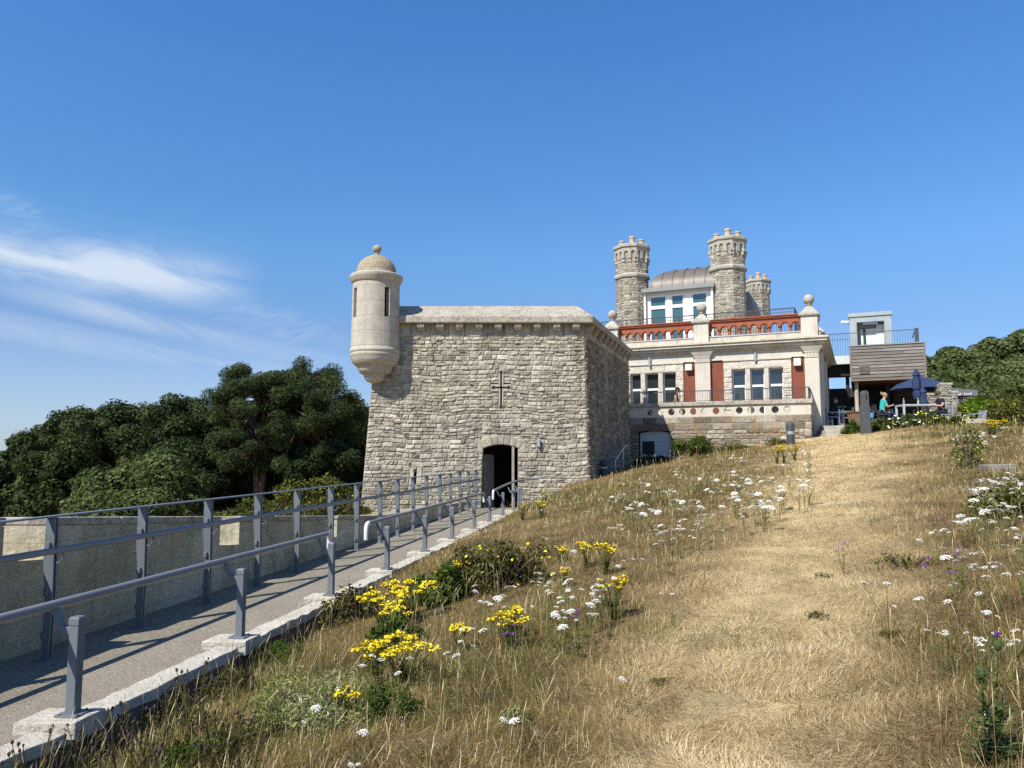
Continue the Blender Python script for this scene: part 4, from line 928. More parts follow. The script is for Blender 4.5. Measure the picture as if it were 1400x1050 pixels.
m = MB(); m.box(dx0+.30, LO+.50, z1, dx0+.42, LO+.548, hz(450,1180,LO+.55)); ab(m, 'green_strip', pm('dark_green_paint', (.012,.05,.035),(.02,.07,.05), 3, .5), d)
m = MB(); m.box((dx0+dx1)/2-.35, LO+.1, dz1-.12, (dx0+dx1)/2+.35, LO+.3, dz1-.001); ab(m, 'lintel_lamp', M['steel'], lift)
m = MB(); m.tube([(lx0-.3, LO+.1, hz(440,1158,LO)),(lx0-.02, LO+.1, hz(440,1158,LO))], .07, 10); m.sphere((lx0-.32, LO+.1, hz(440,1158,LO)), .1, 10, 8); ab(m, 'security_camera', M['white'], lift, smooth=True)
# deck railing and bridge to the house roof
RO2 = 8.25; zr = hz(450.2, 1250, RO2); rx1 = hx(1252.5, RO2, 460); zl = z1+.05
m = MB(); rx0 = hx(1128, RO2, 470)-.6; zbr = hz(487, 1150, RO2)
n = int((rx1-rx0)/.12)
for k in range(n+1):
    x = rx0+(rx1-rx0)*k/n; m.box(x-.007, RO2, (zl if x > ax0 else zbr), x+.007, RO2+.014, zr)
m.box(rx0, RO2-.02, zr-.015, rx1, RO2+.03, zr+.015); m.box(rx0, RO2-.01, zl+.35, ax0, RO2+.02, zl+.37)
m.box(rx1-.06, RO2-.06, zl, rx1+.12, RO2+.08, zr+.06)
m.box(rx1-.02, RO2+.06, zr-.015, rx1+.03, RO2+3, zr+.015)
ab(m, 'deck_railing', M['darkrail'])
m = MB(); m.box(rx0, RO2-.1, zbr-.42, ax0-.04, RO2+2.4, zbr); ab(m, 'bridge_slab', M['cream'])
m = MB(); m.box(rx0, RO2+.3, zbr-1.0, ax0-.04, RO2+1.1, zbr-.421); m.lathe(hx(1158.5,AO+1,515), AO+1, [(.09,1.3),(.09,zbr-1)], 12); ab(m, 'bridge_beam', M['dark'])
# ================================================================== TERRACE
TZ = 1.30
tp = [(9.5,34.2),(12.0,32.6),(12.45,32.2),(13.3,31.9),(14.0,30.5),(17.0,30.1),(20.2,31.2),(26,36),(26,54),(8,54)]
m = MB(); m.prism([(x,y,-1.0) for x,y in tp], (0,0,1.0+TZ)); tag(m.build('terrace', M['paving']), 'paved cafe terrace behind the planting', 'terrace', kind='structure')
st = empty('stone_steps', (12.7, 31.8, .7), 0, 'short flight of worn stone steps up to the terrace beside the house corner', 'steps')
for k in range(3):
    p0 = at(1131-2*k, 600, 30.6+.42*k); p1 = at(1166, 600, 30.4+.42*k); m = MB(); zt = TZ-.02-.19*(2-k)
    m.prism([(p0.x,p0.y,zt-.5),(p1.x,p1.y,zt-.5),(p1.x,p1.y+.9,zt-.5),(p0.x,p0.y+.9,zt-.5)], (0,0,.5)); m.build('step', M['lichen'], st, bevel=.02)
# stone marker post
sp = at(1184, 594, 29.2); m = MB(); w = 4.6/F*29.2; zt = at(1184, 534, 29.2).z; gz = T(sp.x, sp.y)-.2; zm = at(1184, 556, 29.2).z
mk = empty('stone_marker', (sp.x, sp.y, gz), .15, 'dark grey round topped stone pillar in front of the cafe planting', 'stone pillar')
prof = [(-w*1.25,gz),(w*1.25,gz),(w*1.15,zm),(w*.92,zm+.03),(w*.88,zt-.10)]+[(w*.88*math.cos(a),zt-.12+.12*math.sin(a)) for a in [k*math.pi/8 for k in range(1,8)]]+[(-w*.88,zt-.10),(-w*.92,zm+.03),(-w*1.15,zm)]
m.prism([(sp.x+x, sp.y-w, z) for x,z in prof][::-1], (0,2*w,0)); m.build('shaft', M['granite'], mk, bevel=.01)
m = MB(); zc = at(1184,543,29).z; m.obox((sp.x+.01, sp.y-w-.002, zc), (.022,0,.015), (0,.006,0), (-.01,0,.1)); m.build('carved_mark', M['dark'], mk)
# bollards
def bollard(px, py_base, py_top, Y, label, ball):
    b = at(px, py_base, Y); z0 = min(b.z, T(b.x, b.y))-.05; z1 = at(px, py_top, Y).z; r = 5.0/F*Y if ball else 5.4/F*Y
    t = empty('bollard', (b.x, b.y, z0), 0, label, 'bollard'); m = MB(); h = z1-z0
    if ball:
        m.lathe(b.x, b.y, [(r*.92,z0),(r*.92,z1-2.2*r),(r*.75,z1-2.0*r)], 16); m.build('shaft', M['bollard'], t, True)
        m = MB(); m.lathe(b.x, b.y, [(r*.95,z1-2.35*r),(r*1.0,z1-2.3*r),(r*1.0,z1-2.05*r),(r*.9,z1-2.0*r)], 16); m.build('white_band', M['railend'], t, True)
        m = MB(); m.sphere((b.x,b.y,z1-r), r*1.05, 16, 10); m.build('ball_top', M['bollard'], t, True)
    else:
        m.lathe(b.x, b.y, [(r,z0),(r,z1-.45)], 16); m.build('shaft', M['bollard'], t, True)
        m = MB(); m.lathe(b.x, b.y, [(r*.97,z1-.449),(r*.97,z1-.33)], 16); m.build('lamp_band', M['steel'], t, True)
        m = MB(); m.lathe(b.x, b.y, [(r*1.03,z1-.329),(r*1.03,z1-.12),(r*.9,z1-.05),(r*.5,z1-.01),(.01,z1)], 16); m.build('domed_cap', M['bollard'], t, True)
bollard(825.5, 658, 628.5, 25.6, 'dark ball topped bollard with a white band beside the tower wall', True)
bollard(1081, 604, 576.5, 27.2, 'dark lighting bollard with a domed cap in front of the balcony corner', False)
# bent steel handrail by the tower side
t = empty('step_handrail', at(842, 655, 26.5), 0, 'bent galvanised handrail standing in the shade of the tower side', 'handrail')
Y = 26.5; m = MB(); m.tube([at(841,630,Y), at(848.5,618,Y+.5), at(855.5,609.5,Y+1), at(858,610,Y+1.2), at(860,614,Y+1.25)], .028, 8); m.build('rail', M['steel'], t, True)
m = MB(); m.tube([at(841,660,Y), at(841,629.5,Y)], .03, 8); m.build('post', M['steel'], t, True)
m = MB(); m.tube([at(851.5,660,Y+.8), at(851.5,614,Y+.8)], .03, 8); m.build('post', M['steel'], t, True)
m = MB(); a, b = at(866,648,26.6), at(915,646,28.5); m.hexa([(a.x,a.y,a.z-.6),(b.x,b.y,b.z-.6),(b.x+.1,b.y+.4,b.z-.6),(a.x+.1,a.y+.4,a.z-.6),(a.x,a.y,a.z+.02),(b.x,b.y,b.z+.04),(b.x+.1,b.y+.4,b.z+.04),(a.x+.1,a.y+.4,a.z+.02)])
tag(m.build('area_kerb_stone', M['lichen'], bevel=.02), 'long pale kerb stone in the grass below the lower window', 'kerb stone')
m = MB(); a, b = hit(1352,647), hit(1392,645); m.hexa([(a.x,a.y,a.z-.2),(b.x,b.y,b.z-.2),(b.x,b.y+.3,b.z-.2),(a.x,a.y+.3,a.z-.2),(a.x,a.y,a.z+.13),(b.x,b.y,b.z+.13),(b.x,b.y+.3,b.z+.13),(a.x,a.y+.3,a.z+.13)])
tag(m.build('sleeper_step', M['timber'], bevel=.015), 'grey timber sleeper step set into the grass bank on the right', 'step')
for k, (px, py, s) in enumerate(((1075,605,.35),(1100,598,.25))):
    p = hit(px, py); m = MB(); rn = random.Random(k+70); m.sphere((p.x,p.y,p.z+.05), s, 10, 7, .5, .6); m.v = [(x+rn.uniform(-.05,.05),y+rn.uniform(-.05,.05),z+rn.uniform(-.05,.05)) for x,y,z in m.v]
    tag(m.build('boulder', M['lichen'], smooth=False), ['larger pale boulder in the grass below the lighting bollard','small pale boulder beside the end of the balcony base'][k], 'boulder')
# dry stone walls at the right end of the terrace
dw_ = empty('dry_stone_wall', at(1290,575,34.5), 0, 'rough stepped dry stone wall at the right end of the terrace', 'wall')
def stonebox(parent, name, pxa, pxb, pyt, Y, dpt, zb, seed, mat, Yb=None):
    A = at(pxa, 560, Y); B = at(pxb, 560, Yb or Y); zt = at((pxa+pxb)/2, pyt, Y).z; m = MB()
    A0, B0, A1, B1 = [Vector((p.x,p.y,z)) for p,z in ((A,zb),(B,zb),(A,zt),(B,zt))]
    masonry(m, A0, B0, B1, A1, (), (.10,.2), (.2,.6), .05, .012, seed, .5, .6)
    D = Vector((.35*dpt,dpt,0)); masonry(m, B0, B0+D, B1+D, B1, (), (.10,.2), (.2,.6), .05, .012, seed+1, .45, .6)
    masonry(m, A0+D, A0, A1, A1+D, (), (.10,.2), (.2,.6), .05, .012, seed+2, .45, .6)
    m.prism([A1+Vector((-.04,-.06,0)), B1+Vector((.05,-.06,0)), B1+D+Vector((.05,.02,0)), A1+D], (0,0,.09), .8)
    return m.build(name, mat, parent)
stonebox(dw_, 'tall_pier', 1287, 1302, 526, 34.2, 1.2, .8, 71, M['drystone'])
stonebox(dw_, 'low_run', 1268, 1286.5, 540, 34.6, .6, .8, 73, M['drystone'])
stonebox(dw_, 'stepped_run', 1302.5, 1309, 537, 34.0, 1.0, .8, 75, M['drystone'])
kx = empty('stone_kiosk', at(1318,565,38), 0, 'small dark stone kiosk with a lettered fascia beyond the dry stone wall', 'kiosk')
stonebox(kx, 'wall', 1303, 1330, 541.5, 38, 2.0, .8, 81, pm('purple_grey_stone', (.1,.1,.1),(.3,.3,.3), 5, .9, .5, 40, .01, tone=[(.12,.10,.11),(.22,.19,.19),(.33,.29,.28)]), 37.2)
m = MB(); a, b = at(1303,531,37.9), at(1331,533.5,37.1); m.hexa([(a.x-.1,a.y-.15,a.z-.36),(b.x+.1,b.y-.15,b.z-.30),(b.x+.8,b.y+2.1,b.z-.30),(a.x+.6,a.y+2.1,a.z-.36),(a.x-.1,a.y-.15,a.z),(b.x+.1,b.y-.15,b.z),(b.x+.8,b.y+2.1,b.z),(a.x+.6,a.y+2.1,a.z)])
m.build('fascia', pm('slate_fascia', (.10,.115,.125),(.14,.155,.165), 3, .6), kx, bevel=.01)
cu = bpy.data.curves.new('fascia_lettering', 'FONT'); cu.body = 'ed \u00b7 Local'; cu.size = .17; cu.extrude = .012; cu.align_x = 'CENTER'
lt = bpy.data.objects.new('fascia_lettering', cu); col.objects.link(lt); lt.parent = kx; q = at(1316.5, 540.3, 37.42); q.y -= .16
lt.location = frame(kx).inverted() @ q; lt.rotation_euler = (R(90), 0, math.atan2(b.y-a.y, b.x-a.x)); cu.materials.append(M['white'])
bpy.context.view_layer.update(); lm = bpy.data.meshes.new_from_object(lt.evaluated_get(bpy.context.evaluated_depsgraph_get())); lo_ = bpy.data.objects.new('lettering', lm); col.objects.link(lo_); lo_.parent = kx; lo_.location = lt.location; lo_.rotation_euler = lt.rotation_euler; bpy.data.objects.remove(lt)
# ================================================================== TERRACE FURNITURE
def chair(loc, rz, mat, label, group=None, back=.86, arms=True):
    t = empty('cafe_chair', loc, rz, label, 'chair', group); W = .24; D = .23; r = .014
    def L_(m, name, par=None): return m.build(name, mat, par or t, True, world=False)
    m = MB(); m.box(-D, -W, .42, D, W, .455); m.build('seat', mat, t, bevel=.012, world=False)
    for sx in (-1, 1):
        for sy in (-1, 1):
            m = MB(); top = .64 if sx > 0 and arms else (.45 if sx > 0 else back)
            m.tube([(sx*(D+.03), sy*W, 0), (sx*D, sy*W, .43), (sx*D-(.07 if sx < 0 else 0), sy*W, top)], r, 6); L_(m, 'leg')
        if arms:
            m = MB(); m.tube([(-D-.02, sx*W, .64), (D, sx*W, .64)], r*1.2, 6); L_(m, 'armrest')
    m = MB()
    for k in range(5): m.box(-D-.075+.004*k, -W, .52+.07*k, -D-.055+.004*k, W, .565+.07*k)
    m.build('backrest', mat, t, world=False); return t
def table(loc, rz, label, top, leg, w=.65, d=.4, h=.74, g=None):
    t = empty('cafe_table', loc, rz, label, 'table', g)
    m = MB(); m.box(-w, -d, h-.06, w, d, h); m.build('tabletop', top, t, bevel=.006, world=False)
    for sx in (-1, 1):
        for sy in (-1, 1):
            m = MB(); m.box(sx*w-.035-sx*.037, sy*d-.035-sy*.037, 0, sx*w+.035-sx*.037, sy*d+.035-sy*.037, h-.06); m.build('leg', leg, t, world=False)
    return t
M['tabgrey'] = pm('pale_grey_table', (.40,.43,.46),(.46,.49,.52), 4, .5); M['chairblack'] = pm('charcoal_chair', (.03,.032,.036),(.05,.052,.056), 5, .6)
M['chairblue'] = pm('pale_blue_steel', (.25,.33,.37),(.3,.38,.42), 5, .4, metallic=.3)
TY_ = 31.9
tc_ = at(1252, 553, TY_); table((tc_.x, tc_.y+.2, TZ), R(-4), 'pale grey slab sided table between the two people sitting outdoors', M['tabgrey'], M['tabgrey'], 19/F*TY_, .40, tc_.z-TZ)
TH = tc_.z
for k, (px, c) in enumerate(((1237.5, (.25,.26,.25)), (1257.2, (.30,.40,.20)))):
    p = at(px, 553, TY_); q = empty('drink_bottle', (p.x, p.y+.1, TH+.002), 0, ['slim clear bottle at the left end of the pale grey table','greenish bottle on the right half of the pale grey table'][k], 'bottle')
    m = MB(); m.lathe(0,0,[(.035,0),(.037,.02),(.037,.14),(.03,.17),(.014,.2),(.014,.25)],14); m.build('body', glassmat('bottle_glass', c, .1), q, True, world=False)
    m = MB(); m.lathe(0,0,[(.016,.24),(.016,.265)],10); m.build('cap', M['white'], q, True, world=False)
# benches / metal chairs on the right
bq = at(1345, 573.5, 30.5); b0, b1 = at(1318,573,30.7), at(1372,572,29.9)
m = MB(); m.hexa([(b0.x,b0.y,b0.z-.18),(b1.x,b1.y,b1.z-.2),(b1.x,b1.y+.5,b1.z-.2),(b0.x,b0.y+.5,b0.z-.18),(b0.x,b0.y,b0.z),(b1.x,b1.y,b1.z),(b1.x,b1.y+.5,b1.z),(b0.x,b0.y+.5,b0.z)])
st_ = empty('stone_bench', (bq.x,bq.y,.9), 0, 'long grey stone slab bench in front of the lime green shrub', 'bench'); m.build('slab', M['lichen'], st_, bevel=.02)
for u in (.12,.88):
    m = MB(); c = b0+(b1-b0)*u; m.box(c.x-.2, c.y+.06, .3, c.x+.2, c.y+.44, c.z-.19); m.build('support', M['drystone'], st_)
def loopchair(px, Y, sgn, label):
    p = at(px, 572, Y); t = empty('metal_chair', (p.x,p.y,1.2), 0, label, 'chair', 'curved metal garden chairs'); r = .016
    for y in (-.22,.22):
        m = MB(); m.tube([(sgn*.35,y,-.1),(sgn*.35,y,.35),(sgn*.28,y,.50),(0,y,.58),(-sgn*.2,y,.6),(-sgn*.36,y,.62)], r, 6); m.build('armrest', M['steel'], t, True, world=False)
        m = MB(); m.tube([(-sgn*.3,y,-.1),(-sgn*.3,y,.3),(-sgn*.42,y,.75)], r, 6); m.build('leg', M['steel'], t, True, world=False)
    m = MB(); m.box(-.3,-.22,.26,.33,.22,.285); m.build('seat', M['steel'], t, world=False)
    m = MB(); m.box(-sgn*.36-.02,-.22,.4,-sgn*.36+.02,.22,.72); m.build('backrest', M['steel'], t, world=False)
loopchair(1359, 31.2, -1, 'curved metal garden chair behind the right end of the stone bench'); loopchair(1331, 31.8, -1, 'lower curved metal garden chair behind the left end of the stone bench')
# parasols
def parasol_closed(px, py0, py1, Y, w, label):
    p = at(px, py1, Y); z0 = p.z; z1 = at(px, py0, Y).z; t = empty('closed_parasol', (p.x,p.y,TZ), 0, label, 'parasol', 'closed navy parasols'); r = w/2/F*Y
    m = MB(); n = 20; prof = [(.25,z1),(.55,z1-.10),(.95,z1-.25),(.70,z1-.32),(1.0,z1-.5),(1.0,z1-.85),(.62,z1-(z1-z0)*.66),(.95,z1-(z1-z0)*.80),(.6,z0)]
    for (k, z) in prof:
        for j in range(n):
            a = 2*math.pi*j/n; q = r*k*(1+.16*math.sin(5*a+z*3)); m.v.append((q*math.cos(a), q*math.sin(a), z-TZ))
    for j in range(len(prof)-1):
        for k in range(n): m.f.append((j*n+k, (j+1)*n+k, (j+1)*n+(k+1)%n, j*n+(k+1)%n))
    m.f.append(tuple(range(n))); m.t = [.5]*len(m.f); m.build('canopy', M['navy'], t, True, world=False)
    m = MB(); m.lathe(0,0,[(.025,0),(.025,z1-TZ+.04)],10); m.build('pole', M['darkrail'], t, True, world=False)
    m = MB(); m.lathe(0,0,[(.28,0),(.28,.06),(.05,.09)],18); m.build('base', M['granite'], t, True, world=False)
parasol_closed(1254, 505, 546, 33.0, 10.5, 'taller closed navy parasol standing behind the pale grey table'); parasol_closed(1262.5, 529, 553, 34.2, 10, 'shorter closed navy parasol just right of the taller one')
p = at(1258, 515.5, 36); t = empty('open_parasol', (p.x,p.y,TZ), .3, 'wide open navy parasol in front of the annex', 'parasol')
m = MB(); n = 8; Rp = 39/F*36; zt = p.z-TZ+.05
m.v = [(0,0,zt)]; 
for rr, dz in ((.35,.16),(.75,.36),(1.0,.62)):
    for k in range(n): a = 2*math.pi*k/n; m.v.append((Rp*rr*math.cos(a), Rp*rr*math.sin(a), zt-dz))
for k in range(n):
    k2 = (k+1)%n; m.f.append((0,1+k,1+k2))
    for j in (0,1): m.f.append((1+j*n+k, 1+(j+1)*n+k, 1+(j+1)*n+k2, 1+j*n+k2))
m.t = [.5]*len(m.f); cn = m.build('canopy', M['navy'], t, world=False); so_ = cn.modifiers.new('cloth', 'SOLIDIFY'); so_.thickness = .012
m = MB(); m.lathe(0,0,[(.03,0),(.03,zt)],10); m.build('pole', M['darkrail'], t, True, world=False)
m = MB()
for k in range(n): a = 2*math.pi*k/n; m.tube([(0,0,zt-.5),(Rp*.6*math.cos(a),Rp*.6*math.sin(a),zt-.34)], .01, 4)
m.build('ribs', M['steel'], t, True, world=False)
# left hand terrace group: chairs, table with flower trough
c1 = at(1139, 578, 33.6); chair((c1.x, c1.y, TZ), R(-15), M['chairblue'], 'pale blue steel chair under the person in black by the house corner')
c2 = at(1157, 577, 34.0); chair((c2.x, c2.y, TZ), R(165), M['white'], 'white painted chair left of the flower trough', back=.9)
pt = at(1173, 572, 32.2); t = empty('flower_trough', (pt.x,pt.y,TZ), 0, 'wooden flower trough with a reddish rim beside the stone pillar', 'planter')
m = MB(); m.hexa([(-.28,-.18,0),(.28,-.18,0),(.28,.18,0),(-.28,.18,0),(-.36,-.24,.55),(.36,-.24,.55),(.36,.24,.55),(-.36,.24,.55)]); m.build('tub', pm('planter_wood', (.16,.10,.06),(.24,.15,.09), 6, .8, stretch=(1,1,6)), t, bevel=.01, world=False)
m = MB(); m.box(-.39,-.27,.55,.39,.27,.60); m.build('rim', M['redpanel'], t, bevel=.01, world=False)
pb = at(1190.5, 568, 31.0); t = empty('blue_bucket', (pb.x,pb.y,TZ), 0, 'small light blue bucket of water between the stone pillar and the seated woman', 'bucket')
m = MB(); zb_ = at(1190,564.5,31).z-TZ; m.lathe(0,0,[(.001,zb_-.26),(.10,zb_-.26),(.13,zb_),(.12,zb_),(.095,zb_-.23)],16); m.build('pail', pm('light_blue_plastic', (.12,.38,.60),(.15,.43,.66), 3, .4), t, True, world=False)
m = MB(); m.tube([(-.13*math.cos(a),0,zb_+.13*math.sin(a)) for a in [k*math.pi/8 for k in range(9)]], .006, 5); m.build('handle', M['steel'], t, True, world=False)
m = MB(); m.box(-.16,-.16,0,.16,.16,zb_-.262); m.build('stand', M['drystone'], t, world=False)
w1 = at(1150, 571, 33.9); table((w1.x, w1.y, TZ), R(10), 'small white table between the black clad person and the flower trough', M['white'], M['white'], .32, .3, .72)
for k in range(2):
    q = empty('coffee_cup', (w1.x-.12+.22*k, w1.y-.08+.1*k, TZ+.722), 0, ['white cup on the left side of the small white table','white cup on the right side of the small white table'][k], 'cup')
    m = MB(); m.lathe(0,0,[(.03,0),(.042,.07),(.045,.09),(.038,.09),(.03,.02)],14); m.build('bowl', M['white'], q, True, world=False)
    m = MB(); m.tube([(.04,0,.07),(.07,0,.06),(.065,0,.03),(.035,0,.02)], .006, 5); m.build('handle', M['white'], q, True, world=False)
for k, (px, Y, rz, lab) in enumerate(((1222,34.6,20,'charcoal cafe chair standing in the shade behind the seated woman'),(1240,35.2,160,'charcoal cafe chair in the shade below the open parasol'),(1275,35.0,-60,'charcoal cafe chair in front of the dry stone wall'))):
    q = at(px, 565, Y); chair((q.x, q.y, TZ), R(rz), M['chairblack'], lab)
# ================================================================== PEOPLE
SK = pm('skin', (.46,.27,.19),(.52,.31,.22), 8, .6)
def skinned(name, mat, verts, edges, radii, parent, root=0, sub=1):
    me = bpy.data.meshes.new(name); me.from_pydata(verts, edges, []); me.update(); me.materials.append(mat)
    o = bpy.data.objects.new(name, me); col.objects.link(o); o.parent = parent
    o.modifiers.new('skin', 'SKIN').use_smooth_shade = True
    for i, r in enumerate(radii): me.skin_vertices[0].data[i].radius = (r, r) if not isinstance(r, tuple) else r
    me.skin_vertices[0].data[root].use_root = True
    s = o.modifiers.new('sub', 'SUBSURF'); s.levels = sub; s.render_levels = sub; return o
def person(loc, rz, label, shirt, legs_m, hairm, pose, sleeve=.5, hair='short', scale=1.0, cap=None, shoes=None):
    t = empty('person', loc, rz, label, 'person'); t.scale = (scale,)*3
    J = pose; V = []; E = []; RA = []
    def v(p, r): V.append(tuple(p)); RA.append(r); return len(V)-1
    pel = v(J['pel'], (.15,.12)); wa = v(J['waist'], (.135,.105)); ch = v(J['chest'], (.165,.115)); nb = v(J['neck0'], .065); nk = v(J['neck1'], .055); hd = v(J['head'], (.085,.095)); tp_ = v(J['top'], .07)
    E += [(pel,wa),(wa,ch),(ch,nb),(nb,nk),(nk,hd),(hd,tp_)]
    f = (Vector(J['face'])).normalized(); hdv = Vector(J['head'])
    for s in ('l','r'):
        sh = v(J['sh'+s], .062); el_ = v(J['el'+s], .045); wr = v(J['wr'+s], .03); E += [(ch,sh),(sh,el_),(el_,wr)]
        W = Vector(J['wr'+s]); d = (W-Vector(J['el'+s])).normalized(); side = d.cross(Vector((0,0,1))); side = side.normalized() if side.length > .1 else Vector((0,1,0)); dn = Vector((0,0,-1))
        pm_ = v(W+d*.07, (.038,.02)); E.append((wr,pm_))
        for k, ln in enumerate((.065,.078,.074,.058)):
            q = W+d*.10+side*((k-1.5)*.019); a = v(q, .0095); b = v(q+d*ln*.55+dn*.012, .0085); c = v(q+d*ln+dn*.035, .007); E += [(pm_,a),(a,b),(b,c)]
        sg = 1 if s == 'l' else -1
        a = v(W+d*.045+side*(.035*(-sg)), .011); b = v(W+d*.085+side*(.05*(-sg))+dn*.01, .009); E += [(pm_,a),(a,b)]
        hp = v(J['hp'+s], .085); kn = v(J['kn'+s], .06); an_ = v(J['an'+s], .04); to = v(J['to'+s], (.04,.03)); E += [(pel,hp),(hp,kn),(kn,an_),(an_,to)]
    body = skinned('body', SK, V, E, RA, t, 0)
    # clothes: separate skins a little larger than the body
    def cloth(name, mat, pts, edges, rad): return skinned(name, mat, pts, edges, rad, t, 0)
    P = []; E2 = []; R2 = []
    def a_(p, r): P.append(tuple(p)); R2.append(r); return len(P)-1
    i0 = a_(J['pel'], (.165,.135)); i1 = a_(J['waist'], (.155,.125)); i2 = a_(J['chest'], (.182,.135)); i3 = a_(Vector(J['neck0'])-Vector((0,0,.01)), .078); E2 += [(i0,i1),(i1,i2),(i2,i3)]
    for s in ('l','r'):
        S_, L_ = Vector(J['sh'+s]), Vector(J['el'+s]); q = a_(S_, .078); w_ = a_(S_+(L_-S_)*sleeve, .066); E2 += [(i2,q),(q,w_)]
        if sleeve >= 1: w2 = a_(Vector(J['wr'+s])-(Vector(J['wr'+s])-L_)*.1, .045); E2.append((w_,w2))
    cloth('shirt', shirt, P, E2, R2)
    P = []; E2 = []; R2 = []; i0 = a_(Vector(J['pel'])-Vector((0,0,.02)), (.168,.14))
    for s in ('l','r'):
        q = a_(J['hp'+s], .10); k = a_(J['kn'+s], .075); n_ = a_(Vector(J['an'+s])+Vector((0,0,.03)), .058); E2 += [(i0,q),(q,k),(k,n_)]
    cloth('trousers', legs_m, P, E2, R2)
    for s in ('l','r'):
        A, B = Vector(J['an'+s]), Vector(J['to'+s]); cloth('shoe', shoes or M['chairblack'], [tuple(A), tuple(A+Vector((0,0,-.03))), tuple(B)], [(0,1),(1,2)], [.05,.05,(.05,.035)])
    # head details
    up = (Vector(J['top'])-hdv).normalized(); sd_ = f.cross(up).normalized()
    def ball(name, mat, c, r, par=None, sq=(1,1,1), n=16):
        m = MB(); m.sphere((0,0,0), r, n, 9); m.v = [tuple(c+f*(x*sq[0])+sd_*(y*sq[1])+up*(z*sq[2])) for x,y,z in m.v]; return m.build(name, mat, par or t, True, world=False)
    hc = hdv+up*.02
    ball('nose', SK, hc+f*.098-up*.022, .016, sq=(1.2,.8,1.3), n=8)
    ball('mouth', pm('lips', (.32,.12,.10),(.36,.15,.12), 8, .5), hc+f*.088-up*.065, .018, sq=(.5,1.3,.45), n=8)
    for k in (-1,1):
        ball('eye', M['chairblack'], hc+f*.086+sd_*(k*.034)+up*.008, .011, n=8); ball('ear', SK, hc+sd_*(k*.092)-up*.01, .026, sq=(.7,.4,1.2), n=8)
    if hair != 'none':
        h = ball('hair', hairm, hc-f*.018+up*.032, .105, sq=(1.02,.98,.98))
        if hair == 'tail': ball('ponytail', hairm, hc-f*.15+up*.06, .055, h, (.8,.8,1.3))
        if hair == 'long': ball('hair_back', hairm, hc-f*.07-up*.08, .085, h, (.7,1.1,1.4))
    if cap:
        c_ = ball('cap', cap, hc-f*.005+up*.055, .112, sq=(1.03,1,.85)); m = MB(); pts = [hc+f*.07+up*.062+sd_*(.085*math.cos(a))+f*(.12*math.sin(a)) for a in [k*math.pi/8 for k in range(9)]]
        m.prism(pts, up*.01); m.build('peak', cap, c_, world=False)
    return t
def sitpose(lean=.06, wr=(.34,.74), head=.05):
    d = dict(pel=(0,0,.52), waist=(-.01+lean*.3,0,.72), chest=(lean*.6,0,.93), neck0=(lean+.01,0,1.06), neck1=(lean+.035,0,1.12), head=(lean+.075,0,1.20), top=(lean+.08,0,1.27), face=(1,0,-.25))
    for s, y in (('l',1),('r',-1)):
        d['sh'+s] = (lean*.7,.175*y,1.0); d['el'+s] = (lean+.06,.235*y,.75); d['wr'+s] = (wr[0],.09*y,wr[1]); d['hp'+s] = (.03,.095*y,.50); d['kn'+s] = (.43,.11*y,.50); d['an'+s] = (.40,.11*y,.10); d['to'+s] = (.54,.12*y,.04)
    return d
def standpose(lean=.05):
    d = dict(pel=(0,0,.93), waist=(.01,0,1.12), chest=(lean*.6,0,1.33), neck0=(lean,0,1.46), neck1=(lean+.02,0,1.52), head=(lean+.05,0,1.61), top=(lean+.055,0,1.68), face=(1,0,-.15))
    for s, y in (('l',1),('r',-1)):
        d['sh'+s] = (lean*.6,.175*y,1.41); d['el'+s] = (lean-.03+.1*(y>0),.225*y,1.13); d['wr'+s] = (lean+.1*(y>0)+.04,.23*y,.88); d['hp'+s] = (0,.095*y,.88); d['kn'+s] = (.08*y+.02,.10*y,.50); d['an'+s] = (.13*y,.10*y,.10); d['to'+s] = (.13*y+.15,.11*y,.04)
    return d
fab = lambda n, c: pm(n, tuple(q*.9 for q in c), tuple(q*1.1 for q in c), 12, .9)
W0 = at(1206.5, 570, 31.6)
person((W0.x, W0.y, TZ), R(-6), 'seated woman in a turquoise top with tied back fair hair looking at a phone', fab('turquoise_cotton', (.03,.42,.36)), fab('navy_denim', (.025,.03,.07)), fab('fair_hair', (.34,.23,.12)), sitpose(.07,(.33,.80)), .55, 'tail')
ph_ = empty('mobile_phone', (W0.x+.42, W0.y-.02, TZ+.84), R(-6), 'white mobile phone held in the hands of the woman in turquoise', 'phone'); m = MB(); m.obox((0,0,0),(.05,0,.045),(0,.035,0),(-.004,0,.005)); m.build('case', M['white'], ph_, bevel=.006, world=False); m = MB(); m.obox((-.005,0,.0065),(.045,0,.04),(0,.031,0),(-.001,0,.0012)); m.build('screen', M['window'], ph_, world=False)
chair((W0.x-.04, W0.y, TZ), R(-6), M['chairblack'], 'charcoal chair under the woman in the turquoise top', back=.75, arms=False)
M0 = at(1288, 571, 31.6)
person((M0.x, M0.y, TZ), R(184), 'seated man in a dark navy shirt and olive cap facing left across the table', fab('dark_navy_shirt', (.012,.015,.035)), fab('black_trousers', (.015,.015,.02)), fab('brown_hair', (.09,.06,.04)), sitpose(.05,(.36,.78)), .6, 'short', 1.05, fab('olive_cap', (.07,.075,.04)))
chair((M0.x+.05, M0.y, TZ), R(184), M['steel'], 'tall backed grey chair under the man in the olive cap', back=1.02, arms=False)
D0 = at(1137, 577, 33.6)
person((D0.x, D0.y, TZ), R(-15), 'person in black sitting on a pale blue chair by the house corner', fab('black_top', (.008,.008,.011)), fab('dark_jeans', (.015,.022,.05)), fab('dark_hair', (.035,.022,.016)), sitpose(.10,(.22,1.10)), 1.0, 'long')
